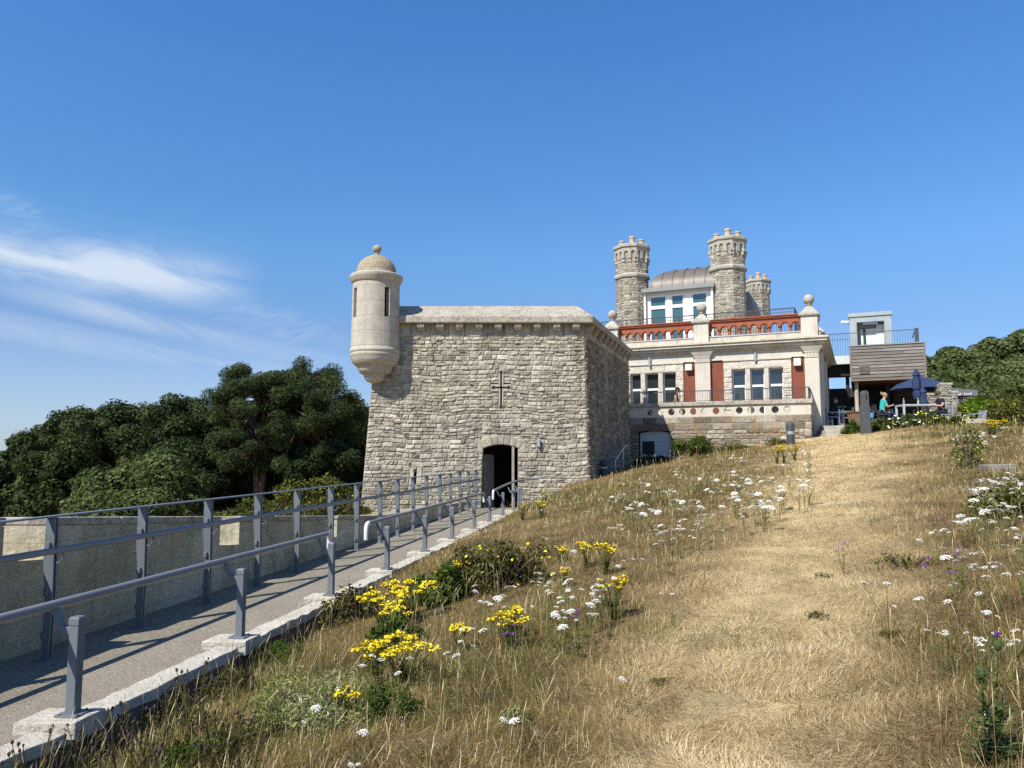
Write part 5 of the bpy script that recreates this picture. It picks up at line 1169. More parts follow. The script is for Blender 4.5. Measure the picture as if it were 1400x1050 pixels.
# two people on the balcony
bp = lw(hx(922, -.75, 540), -.75, 1.34-.02)
person(bp, HRZ+R(8), 'woman in a sleeveless black top walking right along the balcony', fab('black_vest', (.008,.008,.012)), fab('grey_shorts', (.12,.12,.13)), fab('black_hair', (.02,.014,.012)), standpose(.1), .12, 'long', 1.0)
bp = lw(hx(884, -.75, 540), -.75, 1.34)
person(bp, HRZ+R(175), 'person in a grey cap and blue shirt at the shaded balcony end', fab('slate_blue_shirt', (.08,.13,.22)), fab('grey_trousers', (.08,.08,.09)), fab('greying_hair', (.12,.10,.09)), standpose(.06), .6, 'short', .93, fab('grey_cap', (.10,.11,.12)))
# ================================================================== VEGETATION
def raw_mesh(name, verts, faces_n, tone, mat, parent=None, per=None):
    """numpy mesh: verts (V,3); faces_n list of index arrays (F,k); tone (F,)"""
    me = bpy.data.meshes.new(name); me.vertices.add(len(verts)); me.vertices.foreach_set('co', np.ascontiguousarray(verts, dtype=np.float32).ravel())
    idx = np.concatenate([f.ravel() for f in faces_n]).astype(np.int32); cnt = np.concatenate([np.full(len(f), f.shape[1], np.int32) for f in faces_n])
    me.loops.add(len(idx)); me.loops.foreach_set('vertex_index', idx)
    st = np.concatenate([[0], np.cumsum(cnt)[:-1]]).astype(np.int32)
    me.polygons.add(len(cnt)); me.polygons.foreach_set('loop_start', st); me.polygons.foreach_set('loop_total', cnt)
    a = me.attributes.new('tone', 'FLOAT', 'FACE'); a.data.foreach_set('value', np.ascontiguousarray(tone, dtype=np.float32))
    me.update(calc_edges=True); me.materials.append(mat)
    o = bpy.data.objects.new(name, me); col.objects.link(o)
    if parent is not None: o.parent = parent
    return o
def leaf_quads(c, n, s, asp, rng):
    """diamond leaves: centres, normals, sizes -> verts, faces"""
    N = len(c); r = rng.normal(size=(N,3)); a = np.cross(n, r); a /= np.linalg.norm(a, axis=1, keepdims=True)+1e-9
    b = np.cross(n, a); b /= np.linalg.norm(b, axis=1, keepdims=True)+1e-9
    s = s[:,None]; v = np.empty((N,4,3)); fold = n*s*.25
    v[:,0] = c-a*s; v[:,1] = c+b*s*asp+fold; v[:,2] = c+a*s; v[:,3] = c-b*s*asp+fold
    return v.reshape(-1,3), np.arange(4*N).reshape(-1,4)
def unit(v): return v/(np.linalg.norm(v, axis=1, keepdims=True)+1e-9)
def lobes_leaves(lobes, n, size, rng, asp=.6, shell=.35, outw=.7, tonebase=.45, tvar=.22):
    L = np.array([[*c, *r] for c, r in lobes]); wgt = (L[:,3]*L[:,4]+L[:,3]*L[:,5]+L[:,4]*L[:,5]); wgt /= wgt.sum()
    k = rng.choice(len(L), n, p=wgt); d = unit(rng.normal(size=(n,3)))
    rad = 1-shell*rng.random(n)**1.6+rng.normal(0,.05,n)
    p = L[k,:3]+d*L[k,3:]*rad[:,None]; nn = unit(unit(d/L[k,3:])*outw+rng.normal(size=(n,3))*(1-outw)*.9+np.array([0,0,.15]))
    lt = rng.normal(tonebase, tvar*.8, len(L))
    t = np.clip(lt[k]+rng.normal(0, tvar, n), 0, 1)
    v, f = leaf_quads(p, nn, size*rng.choice([.5,.75,1,1.3,1.7], n, p=[.2,.25,.25,.2,.1])*rng.uniform(.85,1.15,n), asp, rng); return v, f, t
def tree_crown_lobes(rng, R, Hh, zc, nl=75, low=-.95, rmin=.16, rmax=.34):
    lobes = []
    for i in range(nl):
        z = rng.uniform(low, 1); a = rng.uniform(0, 2*math.pi); q = math.sqrt(max(0, 1-z*z)); s = rng.uniform(.70,.92)
        r = rng.uniform(rmin, rmax)*R
        lobes.append(((q*math.cos(a)*R*s, q*math.sin(a)*R*s, zc+z*Hh*s), (r, r, r*rng.uniform(.65,.9))))
    for i in range(8): lobes.append(((rng.normal(0,.3)*R, rng.normal(0,.3)*R, zc+rng.normal(0,.3)*Hh), (R*.42,R*.42,Hh*.42)))
    return lobes
def trunk_mesh(mat, parent, h, r, rng, limbs, lean=(0,0)):
    m = MB(); pts = [Vector((lean[0]*k/5*h+rng.normal(0,.02)*h*(k>0), lean[1]*k/5*h+rng.normal(0,.02)*h*(k>0), h*k/5)) for k in range(6)]
    m.tube(pts, [r*(1-.13*k) for k in range(6)], 8)
    for (z, tip, rr) in limbs:
        b = pts[min(4, int(z/h*5))]; b = Vector((b.x, b.y, z)); t = Vector(tip); mid = (b+t)*.5+Vector((0,0,-.08*(t-b).length)); m.tube([b, mid, t], [rr, rr*.7, rr*.3], 6)
    return m.build('trunk', mat, parent, True, world=False)
def oak(px, py_top, half, Y, seed, label, mat='oakleaf', leaf=.10, n=26000, base_py=705, tb=.42, group='broadleaf trees of the wood', name='evergreen_tree', low=-.95, dz=None):
    rng = np.random.default_rng(seed); top = at(px, py_top, Y); R_ = half/F*Y; zb = dz if dz is not None else min(at(px, base_py, Y).z, T(top.x, Y)-.2) 
    Ht = top.z-zb; t = empty(name, (top.x, Y, zb), float(rng.uniform(0,6.28)), label, 'tree', group)
    zc = Ht*.52; lobes = tree_crown_lobes(rng, R_, Ht*.46, zc, low=low)
    v, f, tn = lobes_leaves(lobes, int(n*2.3), leaf, rng, tonebase=tb); raw_mesh('crown', v, [f], tn, M[mat], t)
    trunk_mesh(M['bark'], t, Ht*.6, R_*.09+.1, rng, [(Ht*.3,(R_*.5*math.cos(a),R_*.5*math.sin(a),Ht*.6),R_*.05) for a in (0.3,2.2,4.4)])
    return t
WOOD = 'trees of the wood left of the tower'; WOODR = 'trees on the slope right of the castle'
oak(-120, 640, 90, 58, 15, 'dark evergreen tree just beyond the left edge of the wood', group=WOOD, n=12000)
oak(-200, 650, 90, 60, 16, 'low dark evergreen furthest left of the wood', group=WOOD, n=12000)
oak(-30, 630, 70, 50, 1, 'dark evergreen tree at the left edge, lowest of the wood', group=WOOD, n=26000)
oak(50, 583, 48, 55, 2, 'dark rounded evergreen tree second from the left edge of the wood', group=WOOD, n=24000)
oak(108, 552, 70, 58, 3, 'broad dark evergreen rising behind the smaller light green tree', group=WOOD, n=28000)
oak(180, 543, 62, 60, 4, 'dark evergreen between the broad left tree and the tallest rounded crown', group=WOOD, n=24000)
oak(246, 533, 72, 57, 5, 'tallest rounded dark evergreen, just left of the pines', group=WOOD, n=30000)
oak(92, 612, 66, 47, 6, 'low dark evergreen in front of the left part of the wood', group=WOOD, n=26000, base_py=735)
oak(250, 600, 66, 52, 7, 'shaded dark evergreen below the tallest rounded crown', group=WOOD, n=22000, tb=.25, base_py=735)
oak(318, 552, 50, 64, 8, 'dark evergreen glimpsed behind the left pine', group=WOOD, n=20000, tb=.3)
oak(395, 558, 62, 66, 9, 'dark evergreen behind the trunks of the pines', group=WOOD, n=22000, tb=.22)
oak(480, 534, 62, 62, 10, 'dark broadleaf tree right behind the corner of the tower', group=WOOD, n=26000, tb=.38)
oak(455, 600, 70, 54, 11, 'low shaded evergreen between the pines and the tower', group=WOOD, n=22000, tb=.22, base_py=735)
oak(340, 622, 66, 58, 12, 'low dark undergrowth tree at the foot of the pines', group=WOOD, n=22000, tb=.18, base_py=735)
oak(198, 618, 82, 38, 13, 'smaller light olive tree standing in front of the dark wood', 'oakleaf2', .085, 30000, 760, .5, WOOD, 'olive_tree')
oak(175, 668, 78, 33, 14, 'light green bushy tree low down behind the parapet wall', 'oakleaf2', .075, 20000, 790, .42, WOOD, 'olive_tree')
def pine(px, py_top, half, Y, seed, label, trunks, base_py=700):
    rng = np.random.default_rng(seed); top = at(px, py_top, Y); R_ = half/F*Y; zb = at(px, base_py, Y).z; Ht = top.z-zb
    t = empty('pine_tree', (top.x, Y, zb), 0, label, 'tree', 'pines of the wood'); lobes = []; tips = []
    nc = 95
    for i in range(nc):
        a = rng.uniform(0, 2*math.pi); u = i/nc; z = Ht*(.33+.64*u); q = R_*math.sqrt(max(.02, 1-((u-.35)/.72)**2))*rng.uniform(.35, 1.0)
        r = rng.uniform(.08,.19)*R_*1.5; c = (q*math.cos(a), q*math.sin(a), z+rng.normal(0,.02)*Ht); lobes.append((c, (r*rng.uniform(.8,1.15), r*rng.uniform(.8,1.15), r*rng.uniform(.6,.95)))); tips.append(c)
    v, f, tn = lobes_leaves(lobes, 80000, .125, rng, asp=.16, shell=.9, outw=.45, tonebase=.45, tvar=.2); raw_mesh('crown', v, [f], tn, M['pineleaf'], t)
    for k, (dx, lean) in enumerate(trunks):
        m = MB(); x0 = dx/F*Y; pts = [Vector((x0+lean*R_*(j/6)**1.3+rng.normal(0,.05), rng.normal(0,.05), Ht*.92*j/6)) for j in range(7)]; r = .26
        m.tube(pts, [r*(1-.12*j) for j in range(7)], 8)
        for c in tips[k::len(trunks)]:
            b = pts[3+int(rng.integers(0,3))]; m.tube([b, (b+Vector(c))*.5+Vector((0,0,-.15)), Vector(c)], [.09,.06,.03], 5)
        m.build('trunk', M['bark'], t, True, world=False)
pine(348, 503, 62, 53, 31, 'leftmost of the three tall pines, with twin dark trunks', [(8,-.1),(14,.25)])
pine(428, 499, 68, 54, 32, 'rightmost of the three tall pines, nearest the tower', [(-32,-.15),(-24,.3),(-8,.5)])
pine(388, 506, 58, 57, 33, 'middle one of the three tall pines, set a little further back', [(0,.1)])
# right hand slope
for k, (px, pt, hf, Y, tb, mt, lab) in enumerate((
    (1262, 482, 46, 58, .5, 'oakleaf2', 'olive green tree showing just right of the timber annex'),
    (1312, 474, 52, 60, .42, 'oakleaf2', 'rounded green tree above the stone kiosk'),
    (1362, 462, 52, 62, .5, 'oakleaf2', 'green tree near the right edge with a rising crown'),
    (1412, 446, 56, 60, .5, 'oakleaf2', 'tallest green tree at the right edge of the photo'),
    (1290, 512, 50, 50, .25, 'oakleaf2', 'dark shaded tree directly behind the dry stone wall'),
    (1345, 500, 56, 52, .35, 'oakleaf2', 'dark green tree behind the lime green shrub'),
    (1405, 492, 52, 47, .55, 'oakleaf2', 'lighter green tree low at the right edge'))):
    oak(px, pt, hf, Y, 40+k, lab, mt, .12, 24000, 575, tb+.1, WOODR, 'broadleaf_tree', dz=at(px, 580, Y).z)
def bush(name, c, rx, ry, rz, n, leaf, mat, label, seed, cat='shrub', group=None, asp=.5, tb=.5, flowers=None, nl=22):
    rng = np.random.default_rng(seed); t = empty(name, c, 0, label, cat, group); lobes = []
    for i in range(nl):
        z = rng.uniform(-.2, 1); a = rng.uniform(0, 6.283); q = math.sqrt(max(0, 1-z*z)); s = rng.uniform(.5,.9); r = rng.uniform(.2,.36)
        lobes.append(((q*math.cos(a)*rx*s, q*math.sin(a)*ry*s, rz*.15+z*rz*.85*s), (rx*r, ry*r, rz*r)))
    lobes.append(((0,0,rz*.3),(rx*.6,ry*.6,rz*.5)))
    v, f, tn = lobes_leaves(lobes, n, leaf, rng, asp=asp, shell=.6, outw=.4, tonebase=tb); raw_mesh('foliage', v, [f], tn, M[mat], t)
    m = MB()
    for i in range(6):
        a = i*1.05; m.tube([(0,0,-.1),(rx*.3*math.cos(a),ry*.3*math.sin(a),rz*.4),(rx*.55*math.cos(a),ry*.55*math.sin(a),rz*.75)], [.02,.014,.006], 4)
    m.build('stems', M['bark'], t, world=False)
    if flowers:
        fm_, nf, fs, nm = flowers; d = unit(rng.normal(size=(nf,3))*np.array([1,1,.7])+np.array([0,-.3,.55])); p = d*np.array([rx,ry,rz])*rng.uniform(.8,1.08,(nf,1))+np.array([0,0,rz*.12])
        mb = MB()
        for q in p: disc(mb, Vector(q), Vector((rng.normal(0,.4),rng.normal(0,.4)-.5,1)).normalized(), fs*rng.uniform(.7,1.2), 7, rng.random())
        mb.build(nm, M[fm_], t, world=False)
    return t
def disc(mb, c, n, r, k=6, tone=.5, cup=.25):
    a = n.orthogonal().normalized(); b = n.cross(a); vs = [c-n*r*cup]+[c+a*(r*math.cos(6.2832*i/k))+b*(r*math.sin(6.2832*i/k)) for i in range(k)]
    mb.add(vs, [(0,1+i,1+(i+1)%k) for i in range(k)], tone)
def gp(px, py, Y): p = at(px, py, Y); return (p.x, p.y, p.z)
bush('gorse_bush', gp(440, 712, 20.5), 1.5, 1.0, .95, 9000, .05, 'gorse', 'yellow green gorse bush beyond the balustrade left of the tower', 60, flowers=('yellow', 14, .018, 'blossom'))
bush('gorse_bush', gp(345, 716, 18), 1.1, .8, .5, 6000, .045, 'gorse', 'low olive gorse bush beyond the parapet in the middle of the balustrade', 61)
bush('lime_shrub', gp(1345, 572, 35), 1.15, .8, .95, 6000, .07, 'limeleaf', 'bright lime green shrub behind the stone bench', 62)
bush('grey_green_shrub', gp(946, 620, 30.3), .85, .5, .75, 6000, .06, 'weed', 'grey green shrub growing against the balcony base', 63, asp=.2)
bush('dry_shrub', gp(1010, 618, 30.2), .9, .35, .35, 2200, .045, 'gorse', 'low dry olive shrub along the foot of the balcony base', 68, asp=.2)
bush('dry_shrub', gp(1062, 608, 29.4), .5, .3, .28, 1200, .045, 'gorse', 'small dry shrub left of the lighting bollard', 69, asp=.2)
bush('dark_shrub', gp(893, 642, 30.0), .75, .5, .5, 5000, .06, 'oakleaf', 'dark leafy shrub in the shade under the lower window', 64)
bush('bank_bush', gp(1398, 592, 25), 1.1, .9, 1.15, 7000, .05, 'gorse', 'olive bush on the grass bank at the right edge', 65, tb=.6)
p = hit(1324, 642); bush('tall_weed', (p.x,p.y,p.z), .25, .25, .95, 650, .028, 'weed', 'tall sparse weed with small yellow flowers beside the worn path', 66, 'plant', flowers=('yellow', 40, .016, 'flowers'))
bush('green_weed', gp(738, 742, 17.2), .4, .3, .3, 2200, .03, 'weed', 'small green weed growing on the ramp beside the balustrade near the door', 67, 'plant')
for k, (px, py, rx, rz, lab) in enumerate((
    (1166, 596, .42, .50, 'leafy green plant left of the dark stone pillar'),(1203, 592, .45, .48, 'leafy green plant right of the dark stone pillar'),(1225, 588, .42, .42, 'green plant with white and yellow flowers under the seated woman'),
    (1246, 587, .5, .45, 'green plant with daisies below the pale grey table'),(1268, 586, .45, .52, 'green plant with yellow flowers left of the man in the cap'),(1288, 588, .42, .42, 'green plant with yellow flowers under the man in the cap'),(1306, 586, .4, .38, 'mixed low plant below the dry stone wall'))):
    Y = 30.2 if k else 30.6
    bush('border_plant', gp(px, py, Y), rx*1.1, .4, rz*1.25, 3000, .05, 'weed', lab, 80+k, 'plant', 'garden plants along the terrace edge', asp=.28, tb=.5, flowers=[None, None, ('ivory', 26, .05, 'blooms'), ('ivory', 22, .05, 'blooms'), ('yellow', 26, .04, 'blooms'), ('yellow', 18, .035, 'blooms'), ('ivory', 10, .03, 'blooms')][k])
for k, (px, py, Y, r, lab) in enumerate(((1335,545,44,2.0,'low olive bush on the far slope left of the lime shrub'),(1372,548,42,2.0,'low olive bush on the far slope behind the bench'),(1410,545,40,2.2,'low olive bush on the far slope at the right edge'),(1395,565,33,1.4,'yellowish bush on the bank right of the curved metal chair'))):
    bush('slope_bush', gp(px, py+14, Y), r, r, r*.8, 9000, .085, ['oakleaf2','oakleaf2','oakleaf2','gorse'][k], lab, 240+k)
# ------------------------------------------------------------------ grass
fx0, fx1, fy0, fy1, fst = -8, 17, -1, 34, .14
ix = [i for i, x in enumerate(xs) if fx0-1e-6 <= x <= fx1+.01]; iy = [j for j, y in enumerate(ys) if fy0-1e-6 <= y <= fy1+.01]
ZG = np.array([[g.v[j*nx+i][2] for i in ix] for j in iy])
def zat(x, y):
    u = np.clip((x-fx0)/fst, 0, ZG.shape[1]-1.001); v = np.clip((y-fy0)/fst, 0, ZG.shape[0]-1.001); i = u.astype(int); j = v.astype(int); a = u-i; b = v-j
    return ZG[j,i]*(1-a)*(1-b)+ZG[j,i+1]*a*(1-b)+ZG[j+1,i]*(1-a)*b+ZG[j+1,i+1]*a*b
def nz(x, y, s, seed):
    r = np.random.default_rng(seed); o = 0
    for k in range(7):
        f = s*r.uniform(.6,2.2); a = r.uniform(0,6.28); o = o+np.sin(x*f*math.cos(a)+y*f*math.sin(a)+r.uniform(0,6.28))
    return o/7**.5
def pathness(x, y):
    yy = np.minimum(y, 27); xp = .46*yy-.7; hw = .72+.06*yy; d = np.abs(x-xp)/hw+.30*nz(x, y, 1.2, 3)+.14*nz(x, y, 4, 5)
    return np.clip((1.5-d)/1.1, 0, 1)
def grass_field(name, n, seed, kind, label):
    rng = np.random.default_rng(seed); Y = np.exp(rng.uniform(math.log(2.3), math.log(30.5), n)); hx_ = .70*Y+2.6
    X = rng.uniform(-1, 1, n)*hx_; keep = (X > (-3.40+.16*Y)) & (X < 16.8); 
    keep &= ~((Y > 24.0) & (X < 2.45+.33*(Y-24.1))) ; keep &= ~((Y > 30.2) & (X > 11.7)); 
    bx = ((X-HC.x)*EY.x+(Y-HC.y)*EY.y) > -1.62
    keep &= ~(bx & (X < 13)); X, Y = X[keep], Y[keep]
    P_ = pathness(X, Y); N = len(X); u = rng.random(N)
    gn = nz(X, Y, .8, 11); g2 = nz(X, Y, 2.6, 17); lod = np.maximum(1, Y/6.5)
    if kind == 'meadow':
        sel = u > P_*.85; X, Y, P_, gn, g2, lod = [q[sel] for q in (X,Y,P_,gn,g2,lod)]; N = len(X)
        L_ = rng.uniform(.04,.17,N)*(1-.6*P_)*(1+.35*gn+.3*g2); L_ = np.maximum(L_, .03); e0 = np.radians(rng.normal(38,27,N)); bend = np.radians(rng.uniform(-10,80,N)); wd = rng.uniform(.0009,.0019,N)*lod
        tn = .42+.15*rng.normal(size=N)+.07*g2+.16*P_; green = (gn+.5*g2+.6*rng.normal(size=N)+.5*np.clip((.46*Y-2.0-X)/2.5,0,1)+.25*(Y > 9)*(X < .46*Y-3)+.3*np.clip((X-.46*Y-1)/2,0,1)) > .60; tn = np.where(green, rng.uniform(.0,.32,N), tn); tn = np.where(rng.random(N) < .16, rng.uniform(.72,1,N), tn)
        nearkerb = np.exp(-np.maximum(0, X+3.4-.16*Y)/.35); L_ *= (1+.3*nearkerb)
    elif kind == 'thatch':
        L_ = rng.uniform(.03,.12,N)*(1+.3*(rng.random(N) < .1)); e0 = np.radians(np.abs(rng.normal(10,19,N))+3); bend = np.radians(rng.uniform(-10,30,N)); wd = rng.uniform(.0009,.0018,N)*lod
        tn = .33+.18*rng.normal(size=N)+.45*P_+.13*g2; green = ((g2+.7*gn) > 1.05+.8*P_) & (rng.random(N) < .5); tn = np.where(green, rng.uniform(.05,.35,N), tn); tn = np.where(rng.random(N) < .14, rng.uniform(.3,.5,N), tn)
    else:   # tall seeding stems
        sel = (u > P_*.98); X, Y, P_, gn, g2, lod = [q[sel] for q in (X,Y,P_,gn,g2,lod)]; N = len(X)
        L_ = rng.uniform(.28,.50,N); e0 = np.radians(rng.normal(78,9,N)); bend = np.radians(rng.uniform(5,40,N)); wd = rng.uniform(.0009,.0014,N)*lod; tn = rng.uniform(.62,1,N)
    hole = (nz(X, Y, 3.4, 23)+.5*nz(X, Y, 9, 29) > 1.25) & (rng.random(N) < .75)
    X, Y, P_, lod, L_, e0, bend, wd, tn = [q[~hole] for q in (X, Y, P_, lod, L_, e0, bend, wd, tn)]; N = len(X)
    tn = np.clip(tn, 0, 1); Z = zat(X, Y)+(rng.uniform(0,.012,N) if kind == 'thatch' else -.006); a = 3.2*nz(X, Y, 1.6, 41)+1.4*nz(X, Y, 5, 43)+rng.normal(0, {'thatch':.8,'meadow':.9,'seed':1.5}[kind], N); h = np.stack([np.cos(a), np.sin(a), 0*a], 1); s = np.stack([-np.sin(a), np.cos(a), 0*a], 1)
    ss = s*np.cos(rng.uniform(-.7,.7,N))[:,None]+np.array([0,0,1.])*.0
    up = np.array([0,0,1.]); p0 = np.stack([X,Y,Z],1); e1 = e0-bend; 
    d0 = h*np.cos(e0)[:,None]+up*np.sin(e0)[:,None]; d1 = h*np.cos(e1)[:,None]+up*np.sin(e1)[:,None]
    if kind == 'seed':
        p1 = p0+d0*(L_*.8)[:,None]; p2 = p1+d1*(L_*.12)[:,None]; p3 = p1+d1*(L_*.24)[:,None]; w_ = (wd*.8)[:,None]*ss; v = np.empty((N,7,3))
        v[:,0]=p0-w_; v[:,1]=p0+w_; v[:,2]=p1+w_*.8; v[:,3]=p1-w_*.8; v[:,4]=p2+w_*2.0; v[:,5]=p2-w_*2.0; v[:,6]=p3
        b = np.arange(N)[:,None]*7; q = np.concatenate([b+np.array([[0,1,2,3]]), b+np.array([[3,2,4,5]])]); tr = b+np.array([[5,4,6]])
        raw_mesh_v(name, v.reshape(-1,3), q, tr, np.concatenate([tn*.75,tn,tn]), label)
    elif kind == 'thatch':
        w_ = wd[:,None]*ss; v = np.stack([p0-w_, p0+w_, p0+d0*L_[:,None]], 1); o = raw_mesh(name, v.reshape(-1,3), [np.arange(3*N).reshape(-1,3)], tn, M['grass']); tag(o, label, 'grass', kind='stuff')
    else:
        p1 = p0+d0*(L_*.55)[:,None]; p2 = p1+d1*(L_*.45)[:,None]; w_ = wd[:,None]*ss; v = np.empty((N,5,3))
        v[:,0]=p0-w_; v[:,1]=p0+w_; v[:,2]=p1+w_*.8; v[:,3]=p1-w_*.8; v[:,4]=p2
        b = np.arange(N)[:,None]*5; raw_mesh_v(name, v.reshape(-1,3), b+np.array([[0,1,2,3]]), b+np.array([[3,2,4]]), np.concatenate([tn,tn]), label)
def raw_mesh_v(name, v, q, tr, tn, label):
    o = raw_mesh(name, v, [q, tr], tn, M['grass']); tag(o, label, 'grass', kind='stuff')
M['grass'] = leafmat('dry_grass_blade', [(.075,.10,.018),(.17,.16,.04),(.21,.138,.058),(.375,.262,.128),(.68,.525,.285),(.90,.77,.52)], .35)
grass_field('meadow_grass', 700000, 1, 'meadow', 'brown and olive meadow grass on both sides of the worn path')
grass_field('trodden_grass', 950000, 2, 'thatch', 'short straw coloured grass lying flat on the slope')
grass_field('seeding_grass', 9000, 3, 'seed', 'tall thin seeding grass stems in the meadow')
# ------------------------------------------------------------------ wild flowers
def carrot_proto(seed, heads, h):
    rng = random.Random(seed); st = MB(); hd = MB(); r = .0028
    for k in range(heads):
        a = rng.uniform(0,6.28); sp_ = 0 if k == 0 else rng.uniform(.05,.13); hh = h*(1 if k == 0 else rng.uniform(.72,.98)); tip = Vector((sp_*math.cos(a), sp_*math.sin(a), hh)); b = Vector((tip.x*.15, tip.y*.15, h*.35))
        st.tube([(0,0,-.02), b, tip*.9+Vector((0,0,.0)), tip], [r*1.3,r,r*.8,r*.7], 4)
        R_ = rng.choice([.024,.030,.034,.040,.048])*rng.uniform(.85,1.15); nn = Vector((rng.gauss(0,.28), rng.gauss(0,.28), 1)).normalized(); A = nn.orthogonal().normalized(); B = nn.cross(A)
        m_ = 26
        for i in range(m_):
            q = math.sqrt((i+.5)/m_); w = i*2.39996; c = tip+A*(R_*q*math.cos(w))+B*(R_*q*math.sin(w))+nn*(.4*R_*(1-q*q)+.014+rng.uniform(-.003,.003))
            st.add([tip, c-A*.0006-nn*.002, c+A*.0006-nn*.002], [(0,1,2)], .6)
            disc(hd, c, (nn+A*rng.gauss(0,.2)+B*rng.gauss(0,.2)).normalized(), R_*.19, 6, .5, -.35)
    for i in range(9):      # feathery leaves
        z = rng.uniform(.02, h*.7); a = rng.uniform(0,6.28); L_ = rng.uniform(.05,.11); d = Vector((math.cos(a), math.sin(a), .5)); o = Vector((0,0,z)); s = Vector((-math.sin(a), math.cos(a), 0))
        for q in (.4,.6,.8,1): st.add([o+d*L_*q*.8, o+d*L_*q+s*L_*.22*(1.1-q), o+d*L_*q*1.05, o+d*L_*q-s*L_*.22*(1.1-q)], [(0,1,2,3)], rng.random())
    o = st.build('wild_carrot', M['stem']); f = hd.build('flower_head', M['ivory'], o, world=False); return o
M['ragleaf'] = leafmat('ragwort_leaf', [(.06,.085,.02),(.11,.14,.035),(.19,.21,.07)], .3)
def ragwort_proto(seed, stems, h, spread):
    rng = random.Random(seed); st = MB(); hd = MB()
    for k in range(stems):
        a = rng.uniform(0,6.28); q = spread*math.sqrt(rng.random()); tip = Vector((q*math.cos(a), q*math.sin(a), h*rng.uniform(.78,1.0))); b = tip*.5; b.x *= .5; b.y *= .5
        st.tube([(rng.gauss(0,.02),rng.gauss(0,.02),-.03), b, tip], [.0045,.004,.0025], 4)
        for i in range(13):
            u = rng.uniform(.25,.95); o = Vector((0,0,0)).lerp(b, min(1,u*2)) if u < .5 else b.lerp(tip, u*2-1); w = rng.uniform(0,6.28); L_ = rng.uniform(.025,.06)*(1.2-u*.6); d = Vector((math.cos(w), math.sin(w), rng.uniform(.0,.8))).normalized(); s = d.cross(Vector((0,0,1))).normalized()
            st.add([o, o+d*L_*.5+s*L_*.24, o+d*L_, o+d*L_*.5-s*L_*.24], [(0,1,2,3)], rng.random())
            st.add([o+d*L_*.3+s*L_*.1, o+d*L_*.55+s*L_*.45, o+d*L_*.6+s*L_*.1], [(0,1,2)], rng.random()); st.add([o+d*L_*.3-s*L_*.1, o+d*L_*.55-s*L_*.45, o+d*L_*.6-s*L_*.1], [(0,1,2)], rng.random())
        cr = rng.uniform(.022,.055)
        for i in range(int(cr*700)):
            w = rng.uniform(0,6.28); r = cr*math.sqrt(rng.random()); c = tip+Vector((r*math.cos(w), r*math.sin(w), .02-.25*r+rng.gauss(0,.008))); st.add([tip-Vector((0,0,.04)), c+Vector((.001,0,0)), c-Vector((.001,0,0))], [(0,1,2)], .5)
            disc(hd, c, Vector((rng.gauss(0,.35), rng.gauss(0,.35)-.2, 1)).normalized(), rng.uniform(.007,.0125), 8, rng.random(), .35)
    o = st.build('ragwort', M['ragleaf']); hd.build('flower_cluster', M['yellow'], o, world=False); return o
def place_copy(proto, used, loc, rz, s, label, cat, group):
    o = proto if id(proto) not in used else copy_tree(proto); used.add(id(proto))
    o.location = loc; o.rotation_euler = (0,0,rz); o.scale = (s,s,s); return tag(o, label, cat, group)
rn = random.Random(77); used = set()
CAR = [carrot_proto(k, [1,1,2,3,4,5][k], [.24,.30,.27,.28,.25,.30][k]) for k in range(6)]
CH = [.24,.30,.27,.28,.25,.30]
spots = []
def scatter(n, poly, kinds):
    x0 = min(p[0] for p in poly); x1 = max(p[0] for p in poly); y0 = min(p[1] for p in poly); y1 = max(p[1] for p in poly); c = 0
    while c < n:
        x, y = rn.uniform(x0,x1), rn.uniform(y0,y1); inside = False; j = len(poly)-1
        for i in range(len(poly)):
            if (poly[i][1] > y) != (poly[j][1] > y) and x < (poly[j][0]-poly[i][0])*(y-poly[i][1])/(poly[j][1]-poly[i][1])+poly[i][0]: inside = not inside
            j = i
        if inside: spots.append((x, y, rn.choice(kinds))); c += 1
scatter(62, [(905,642),(1000,620),(1108,605),(1112,668),(1000,690),(930,700)], [3,4,5])
scatter(26, [(800,672),(905,645),(930,700),(860,712)], [2,3,4])
scatter(10, [(870,728),(962,704),(985,712),(905,742)], [2,3])
scatter(9, [(975,695),(1060,680),(1080,690),(1010,706)], [3,4])
scatter(7, [(725,672),(800,668),(800,695),(730,700)], [2])
scatter(24, [(716,790),(770,778),(838,790),(835,832),(760,848),(716,830)], [0,1,2,3])
scatter(11, [(640,800),(715,795),(720,845),(660,850)], [0,1,2])
scatter(7, [(600,865),(700,860),(690,900),(610,905)], [0,1])
scatter(20, [(1300,596),(1375,572),(1385,590),(1330,612)], [3,4,5])
scatter(30, [(1320,660),(1400,640),(1400,700),(1330,712)], [2,3,4])
scatter(30, [(1262,712),(1330,700),(1400,692),(1400,790),(1310,780),(1250,740)], [0,1,2,3])
scatter(12, [(1190,800),(1300,790),(1400,840),(1400,880),(1300,860)], [0,1,2])
scatter(8, [(1260,840),(1330,845),(1400,850),(1390,875)], [1,2])
scatter(25, [(720,690),(900,650),(1000,700),(960,840),(760,850)], [0,1,2])
for q in ((497,985,0),(415,968,1),(432,972,0),(490,1028,1),(480,1033,0),(445,1043,1),(545,926,1),(508,902,1),(520,908,2),(463,945,0),(560,905,1),(688,968,0),(704,966,0),(770,862,0),(850,915,0),(1222,834,1),(1340,862,2),(1292,846,1)): spots.append(q)
for (px, py, k) in spots:
    h = CH[k]; s = rn.uniform(.75,1.25); p = hit(px, py, h*s)
    if p.y > 29.5: continue
    if p.y > 12: s *= .92
    if p.y < 4.6: s *= .7
    place_copy(CAR[k], used, p, rn.uniform(0,6.28), s, 'white wild carrot flowering in the dry grass', 'wildflower', 'white wild carrot flowers in the meadow')
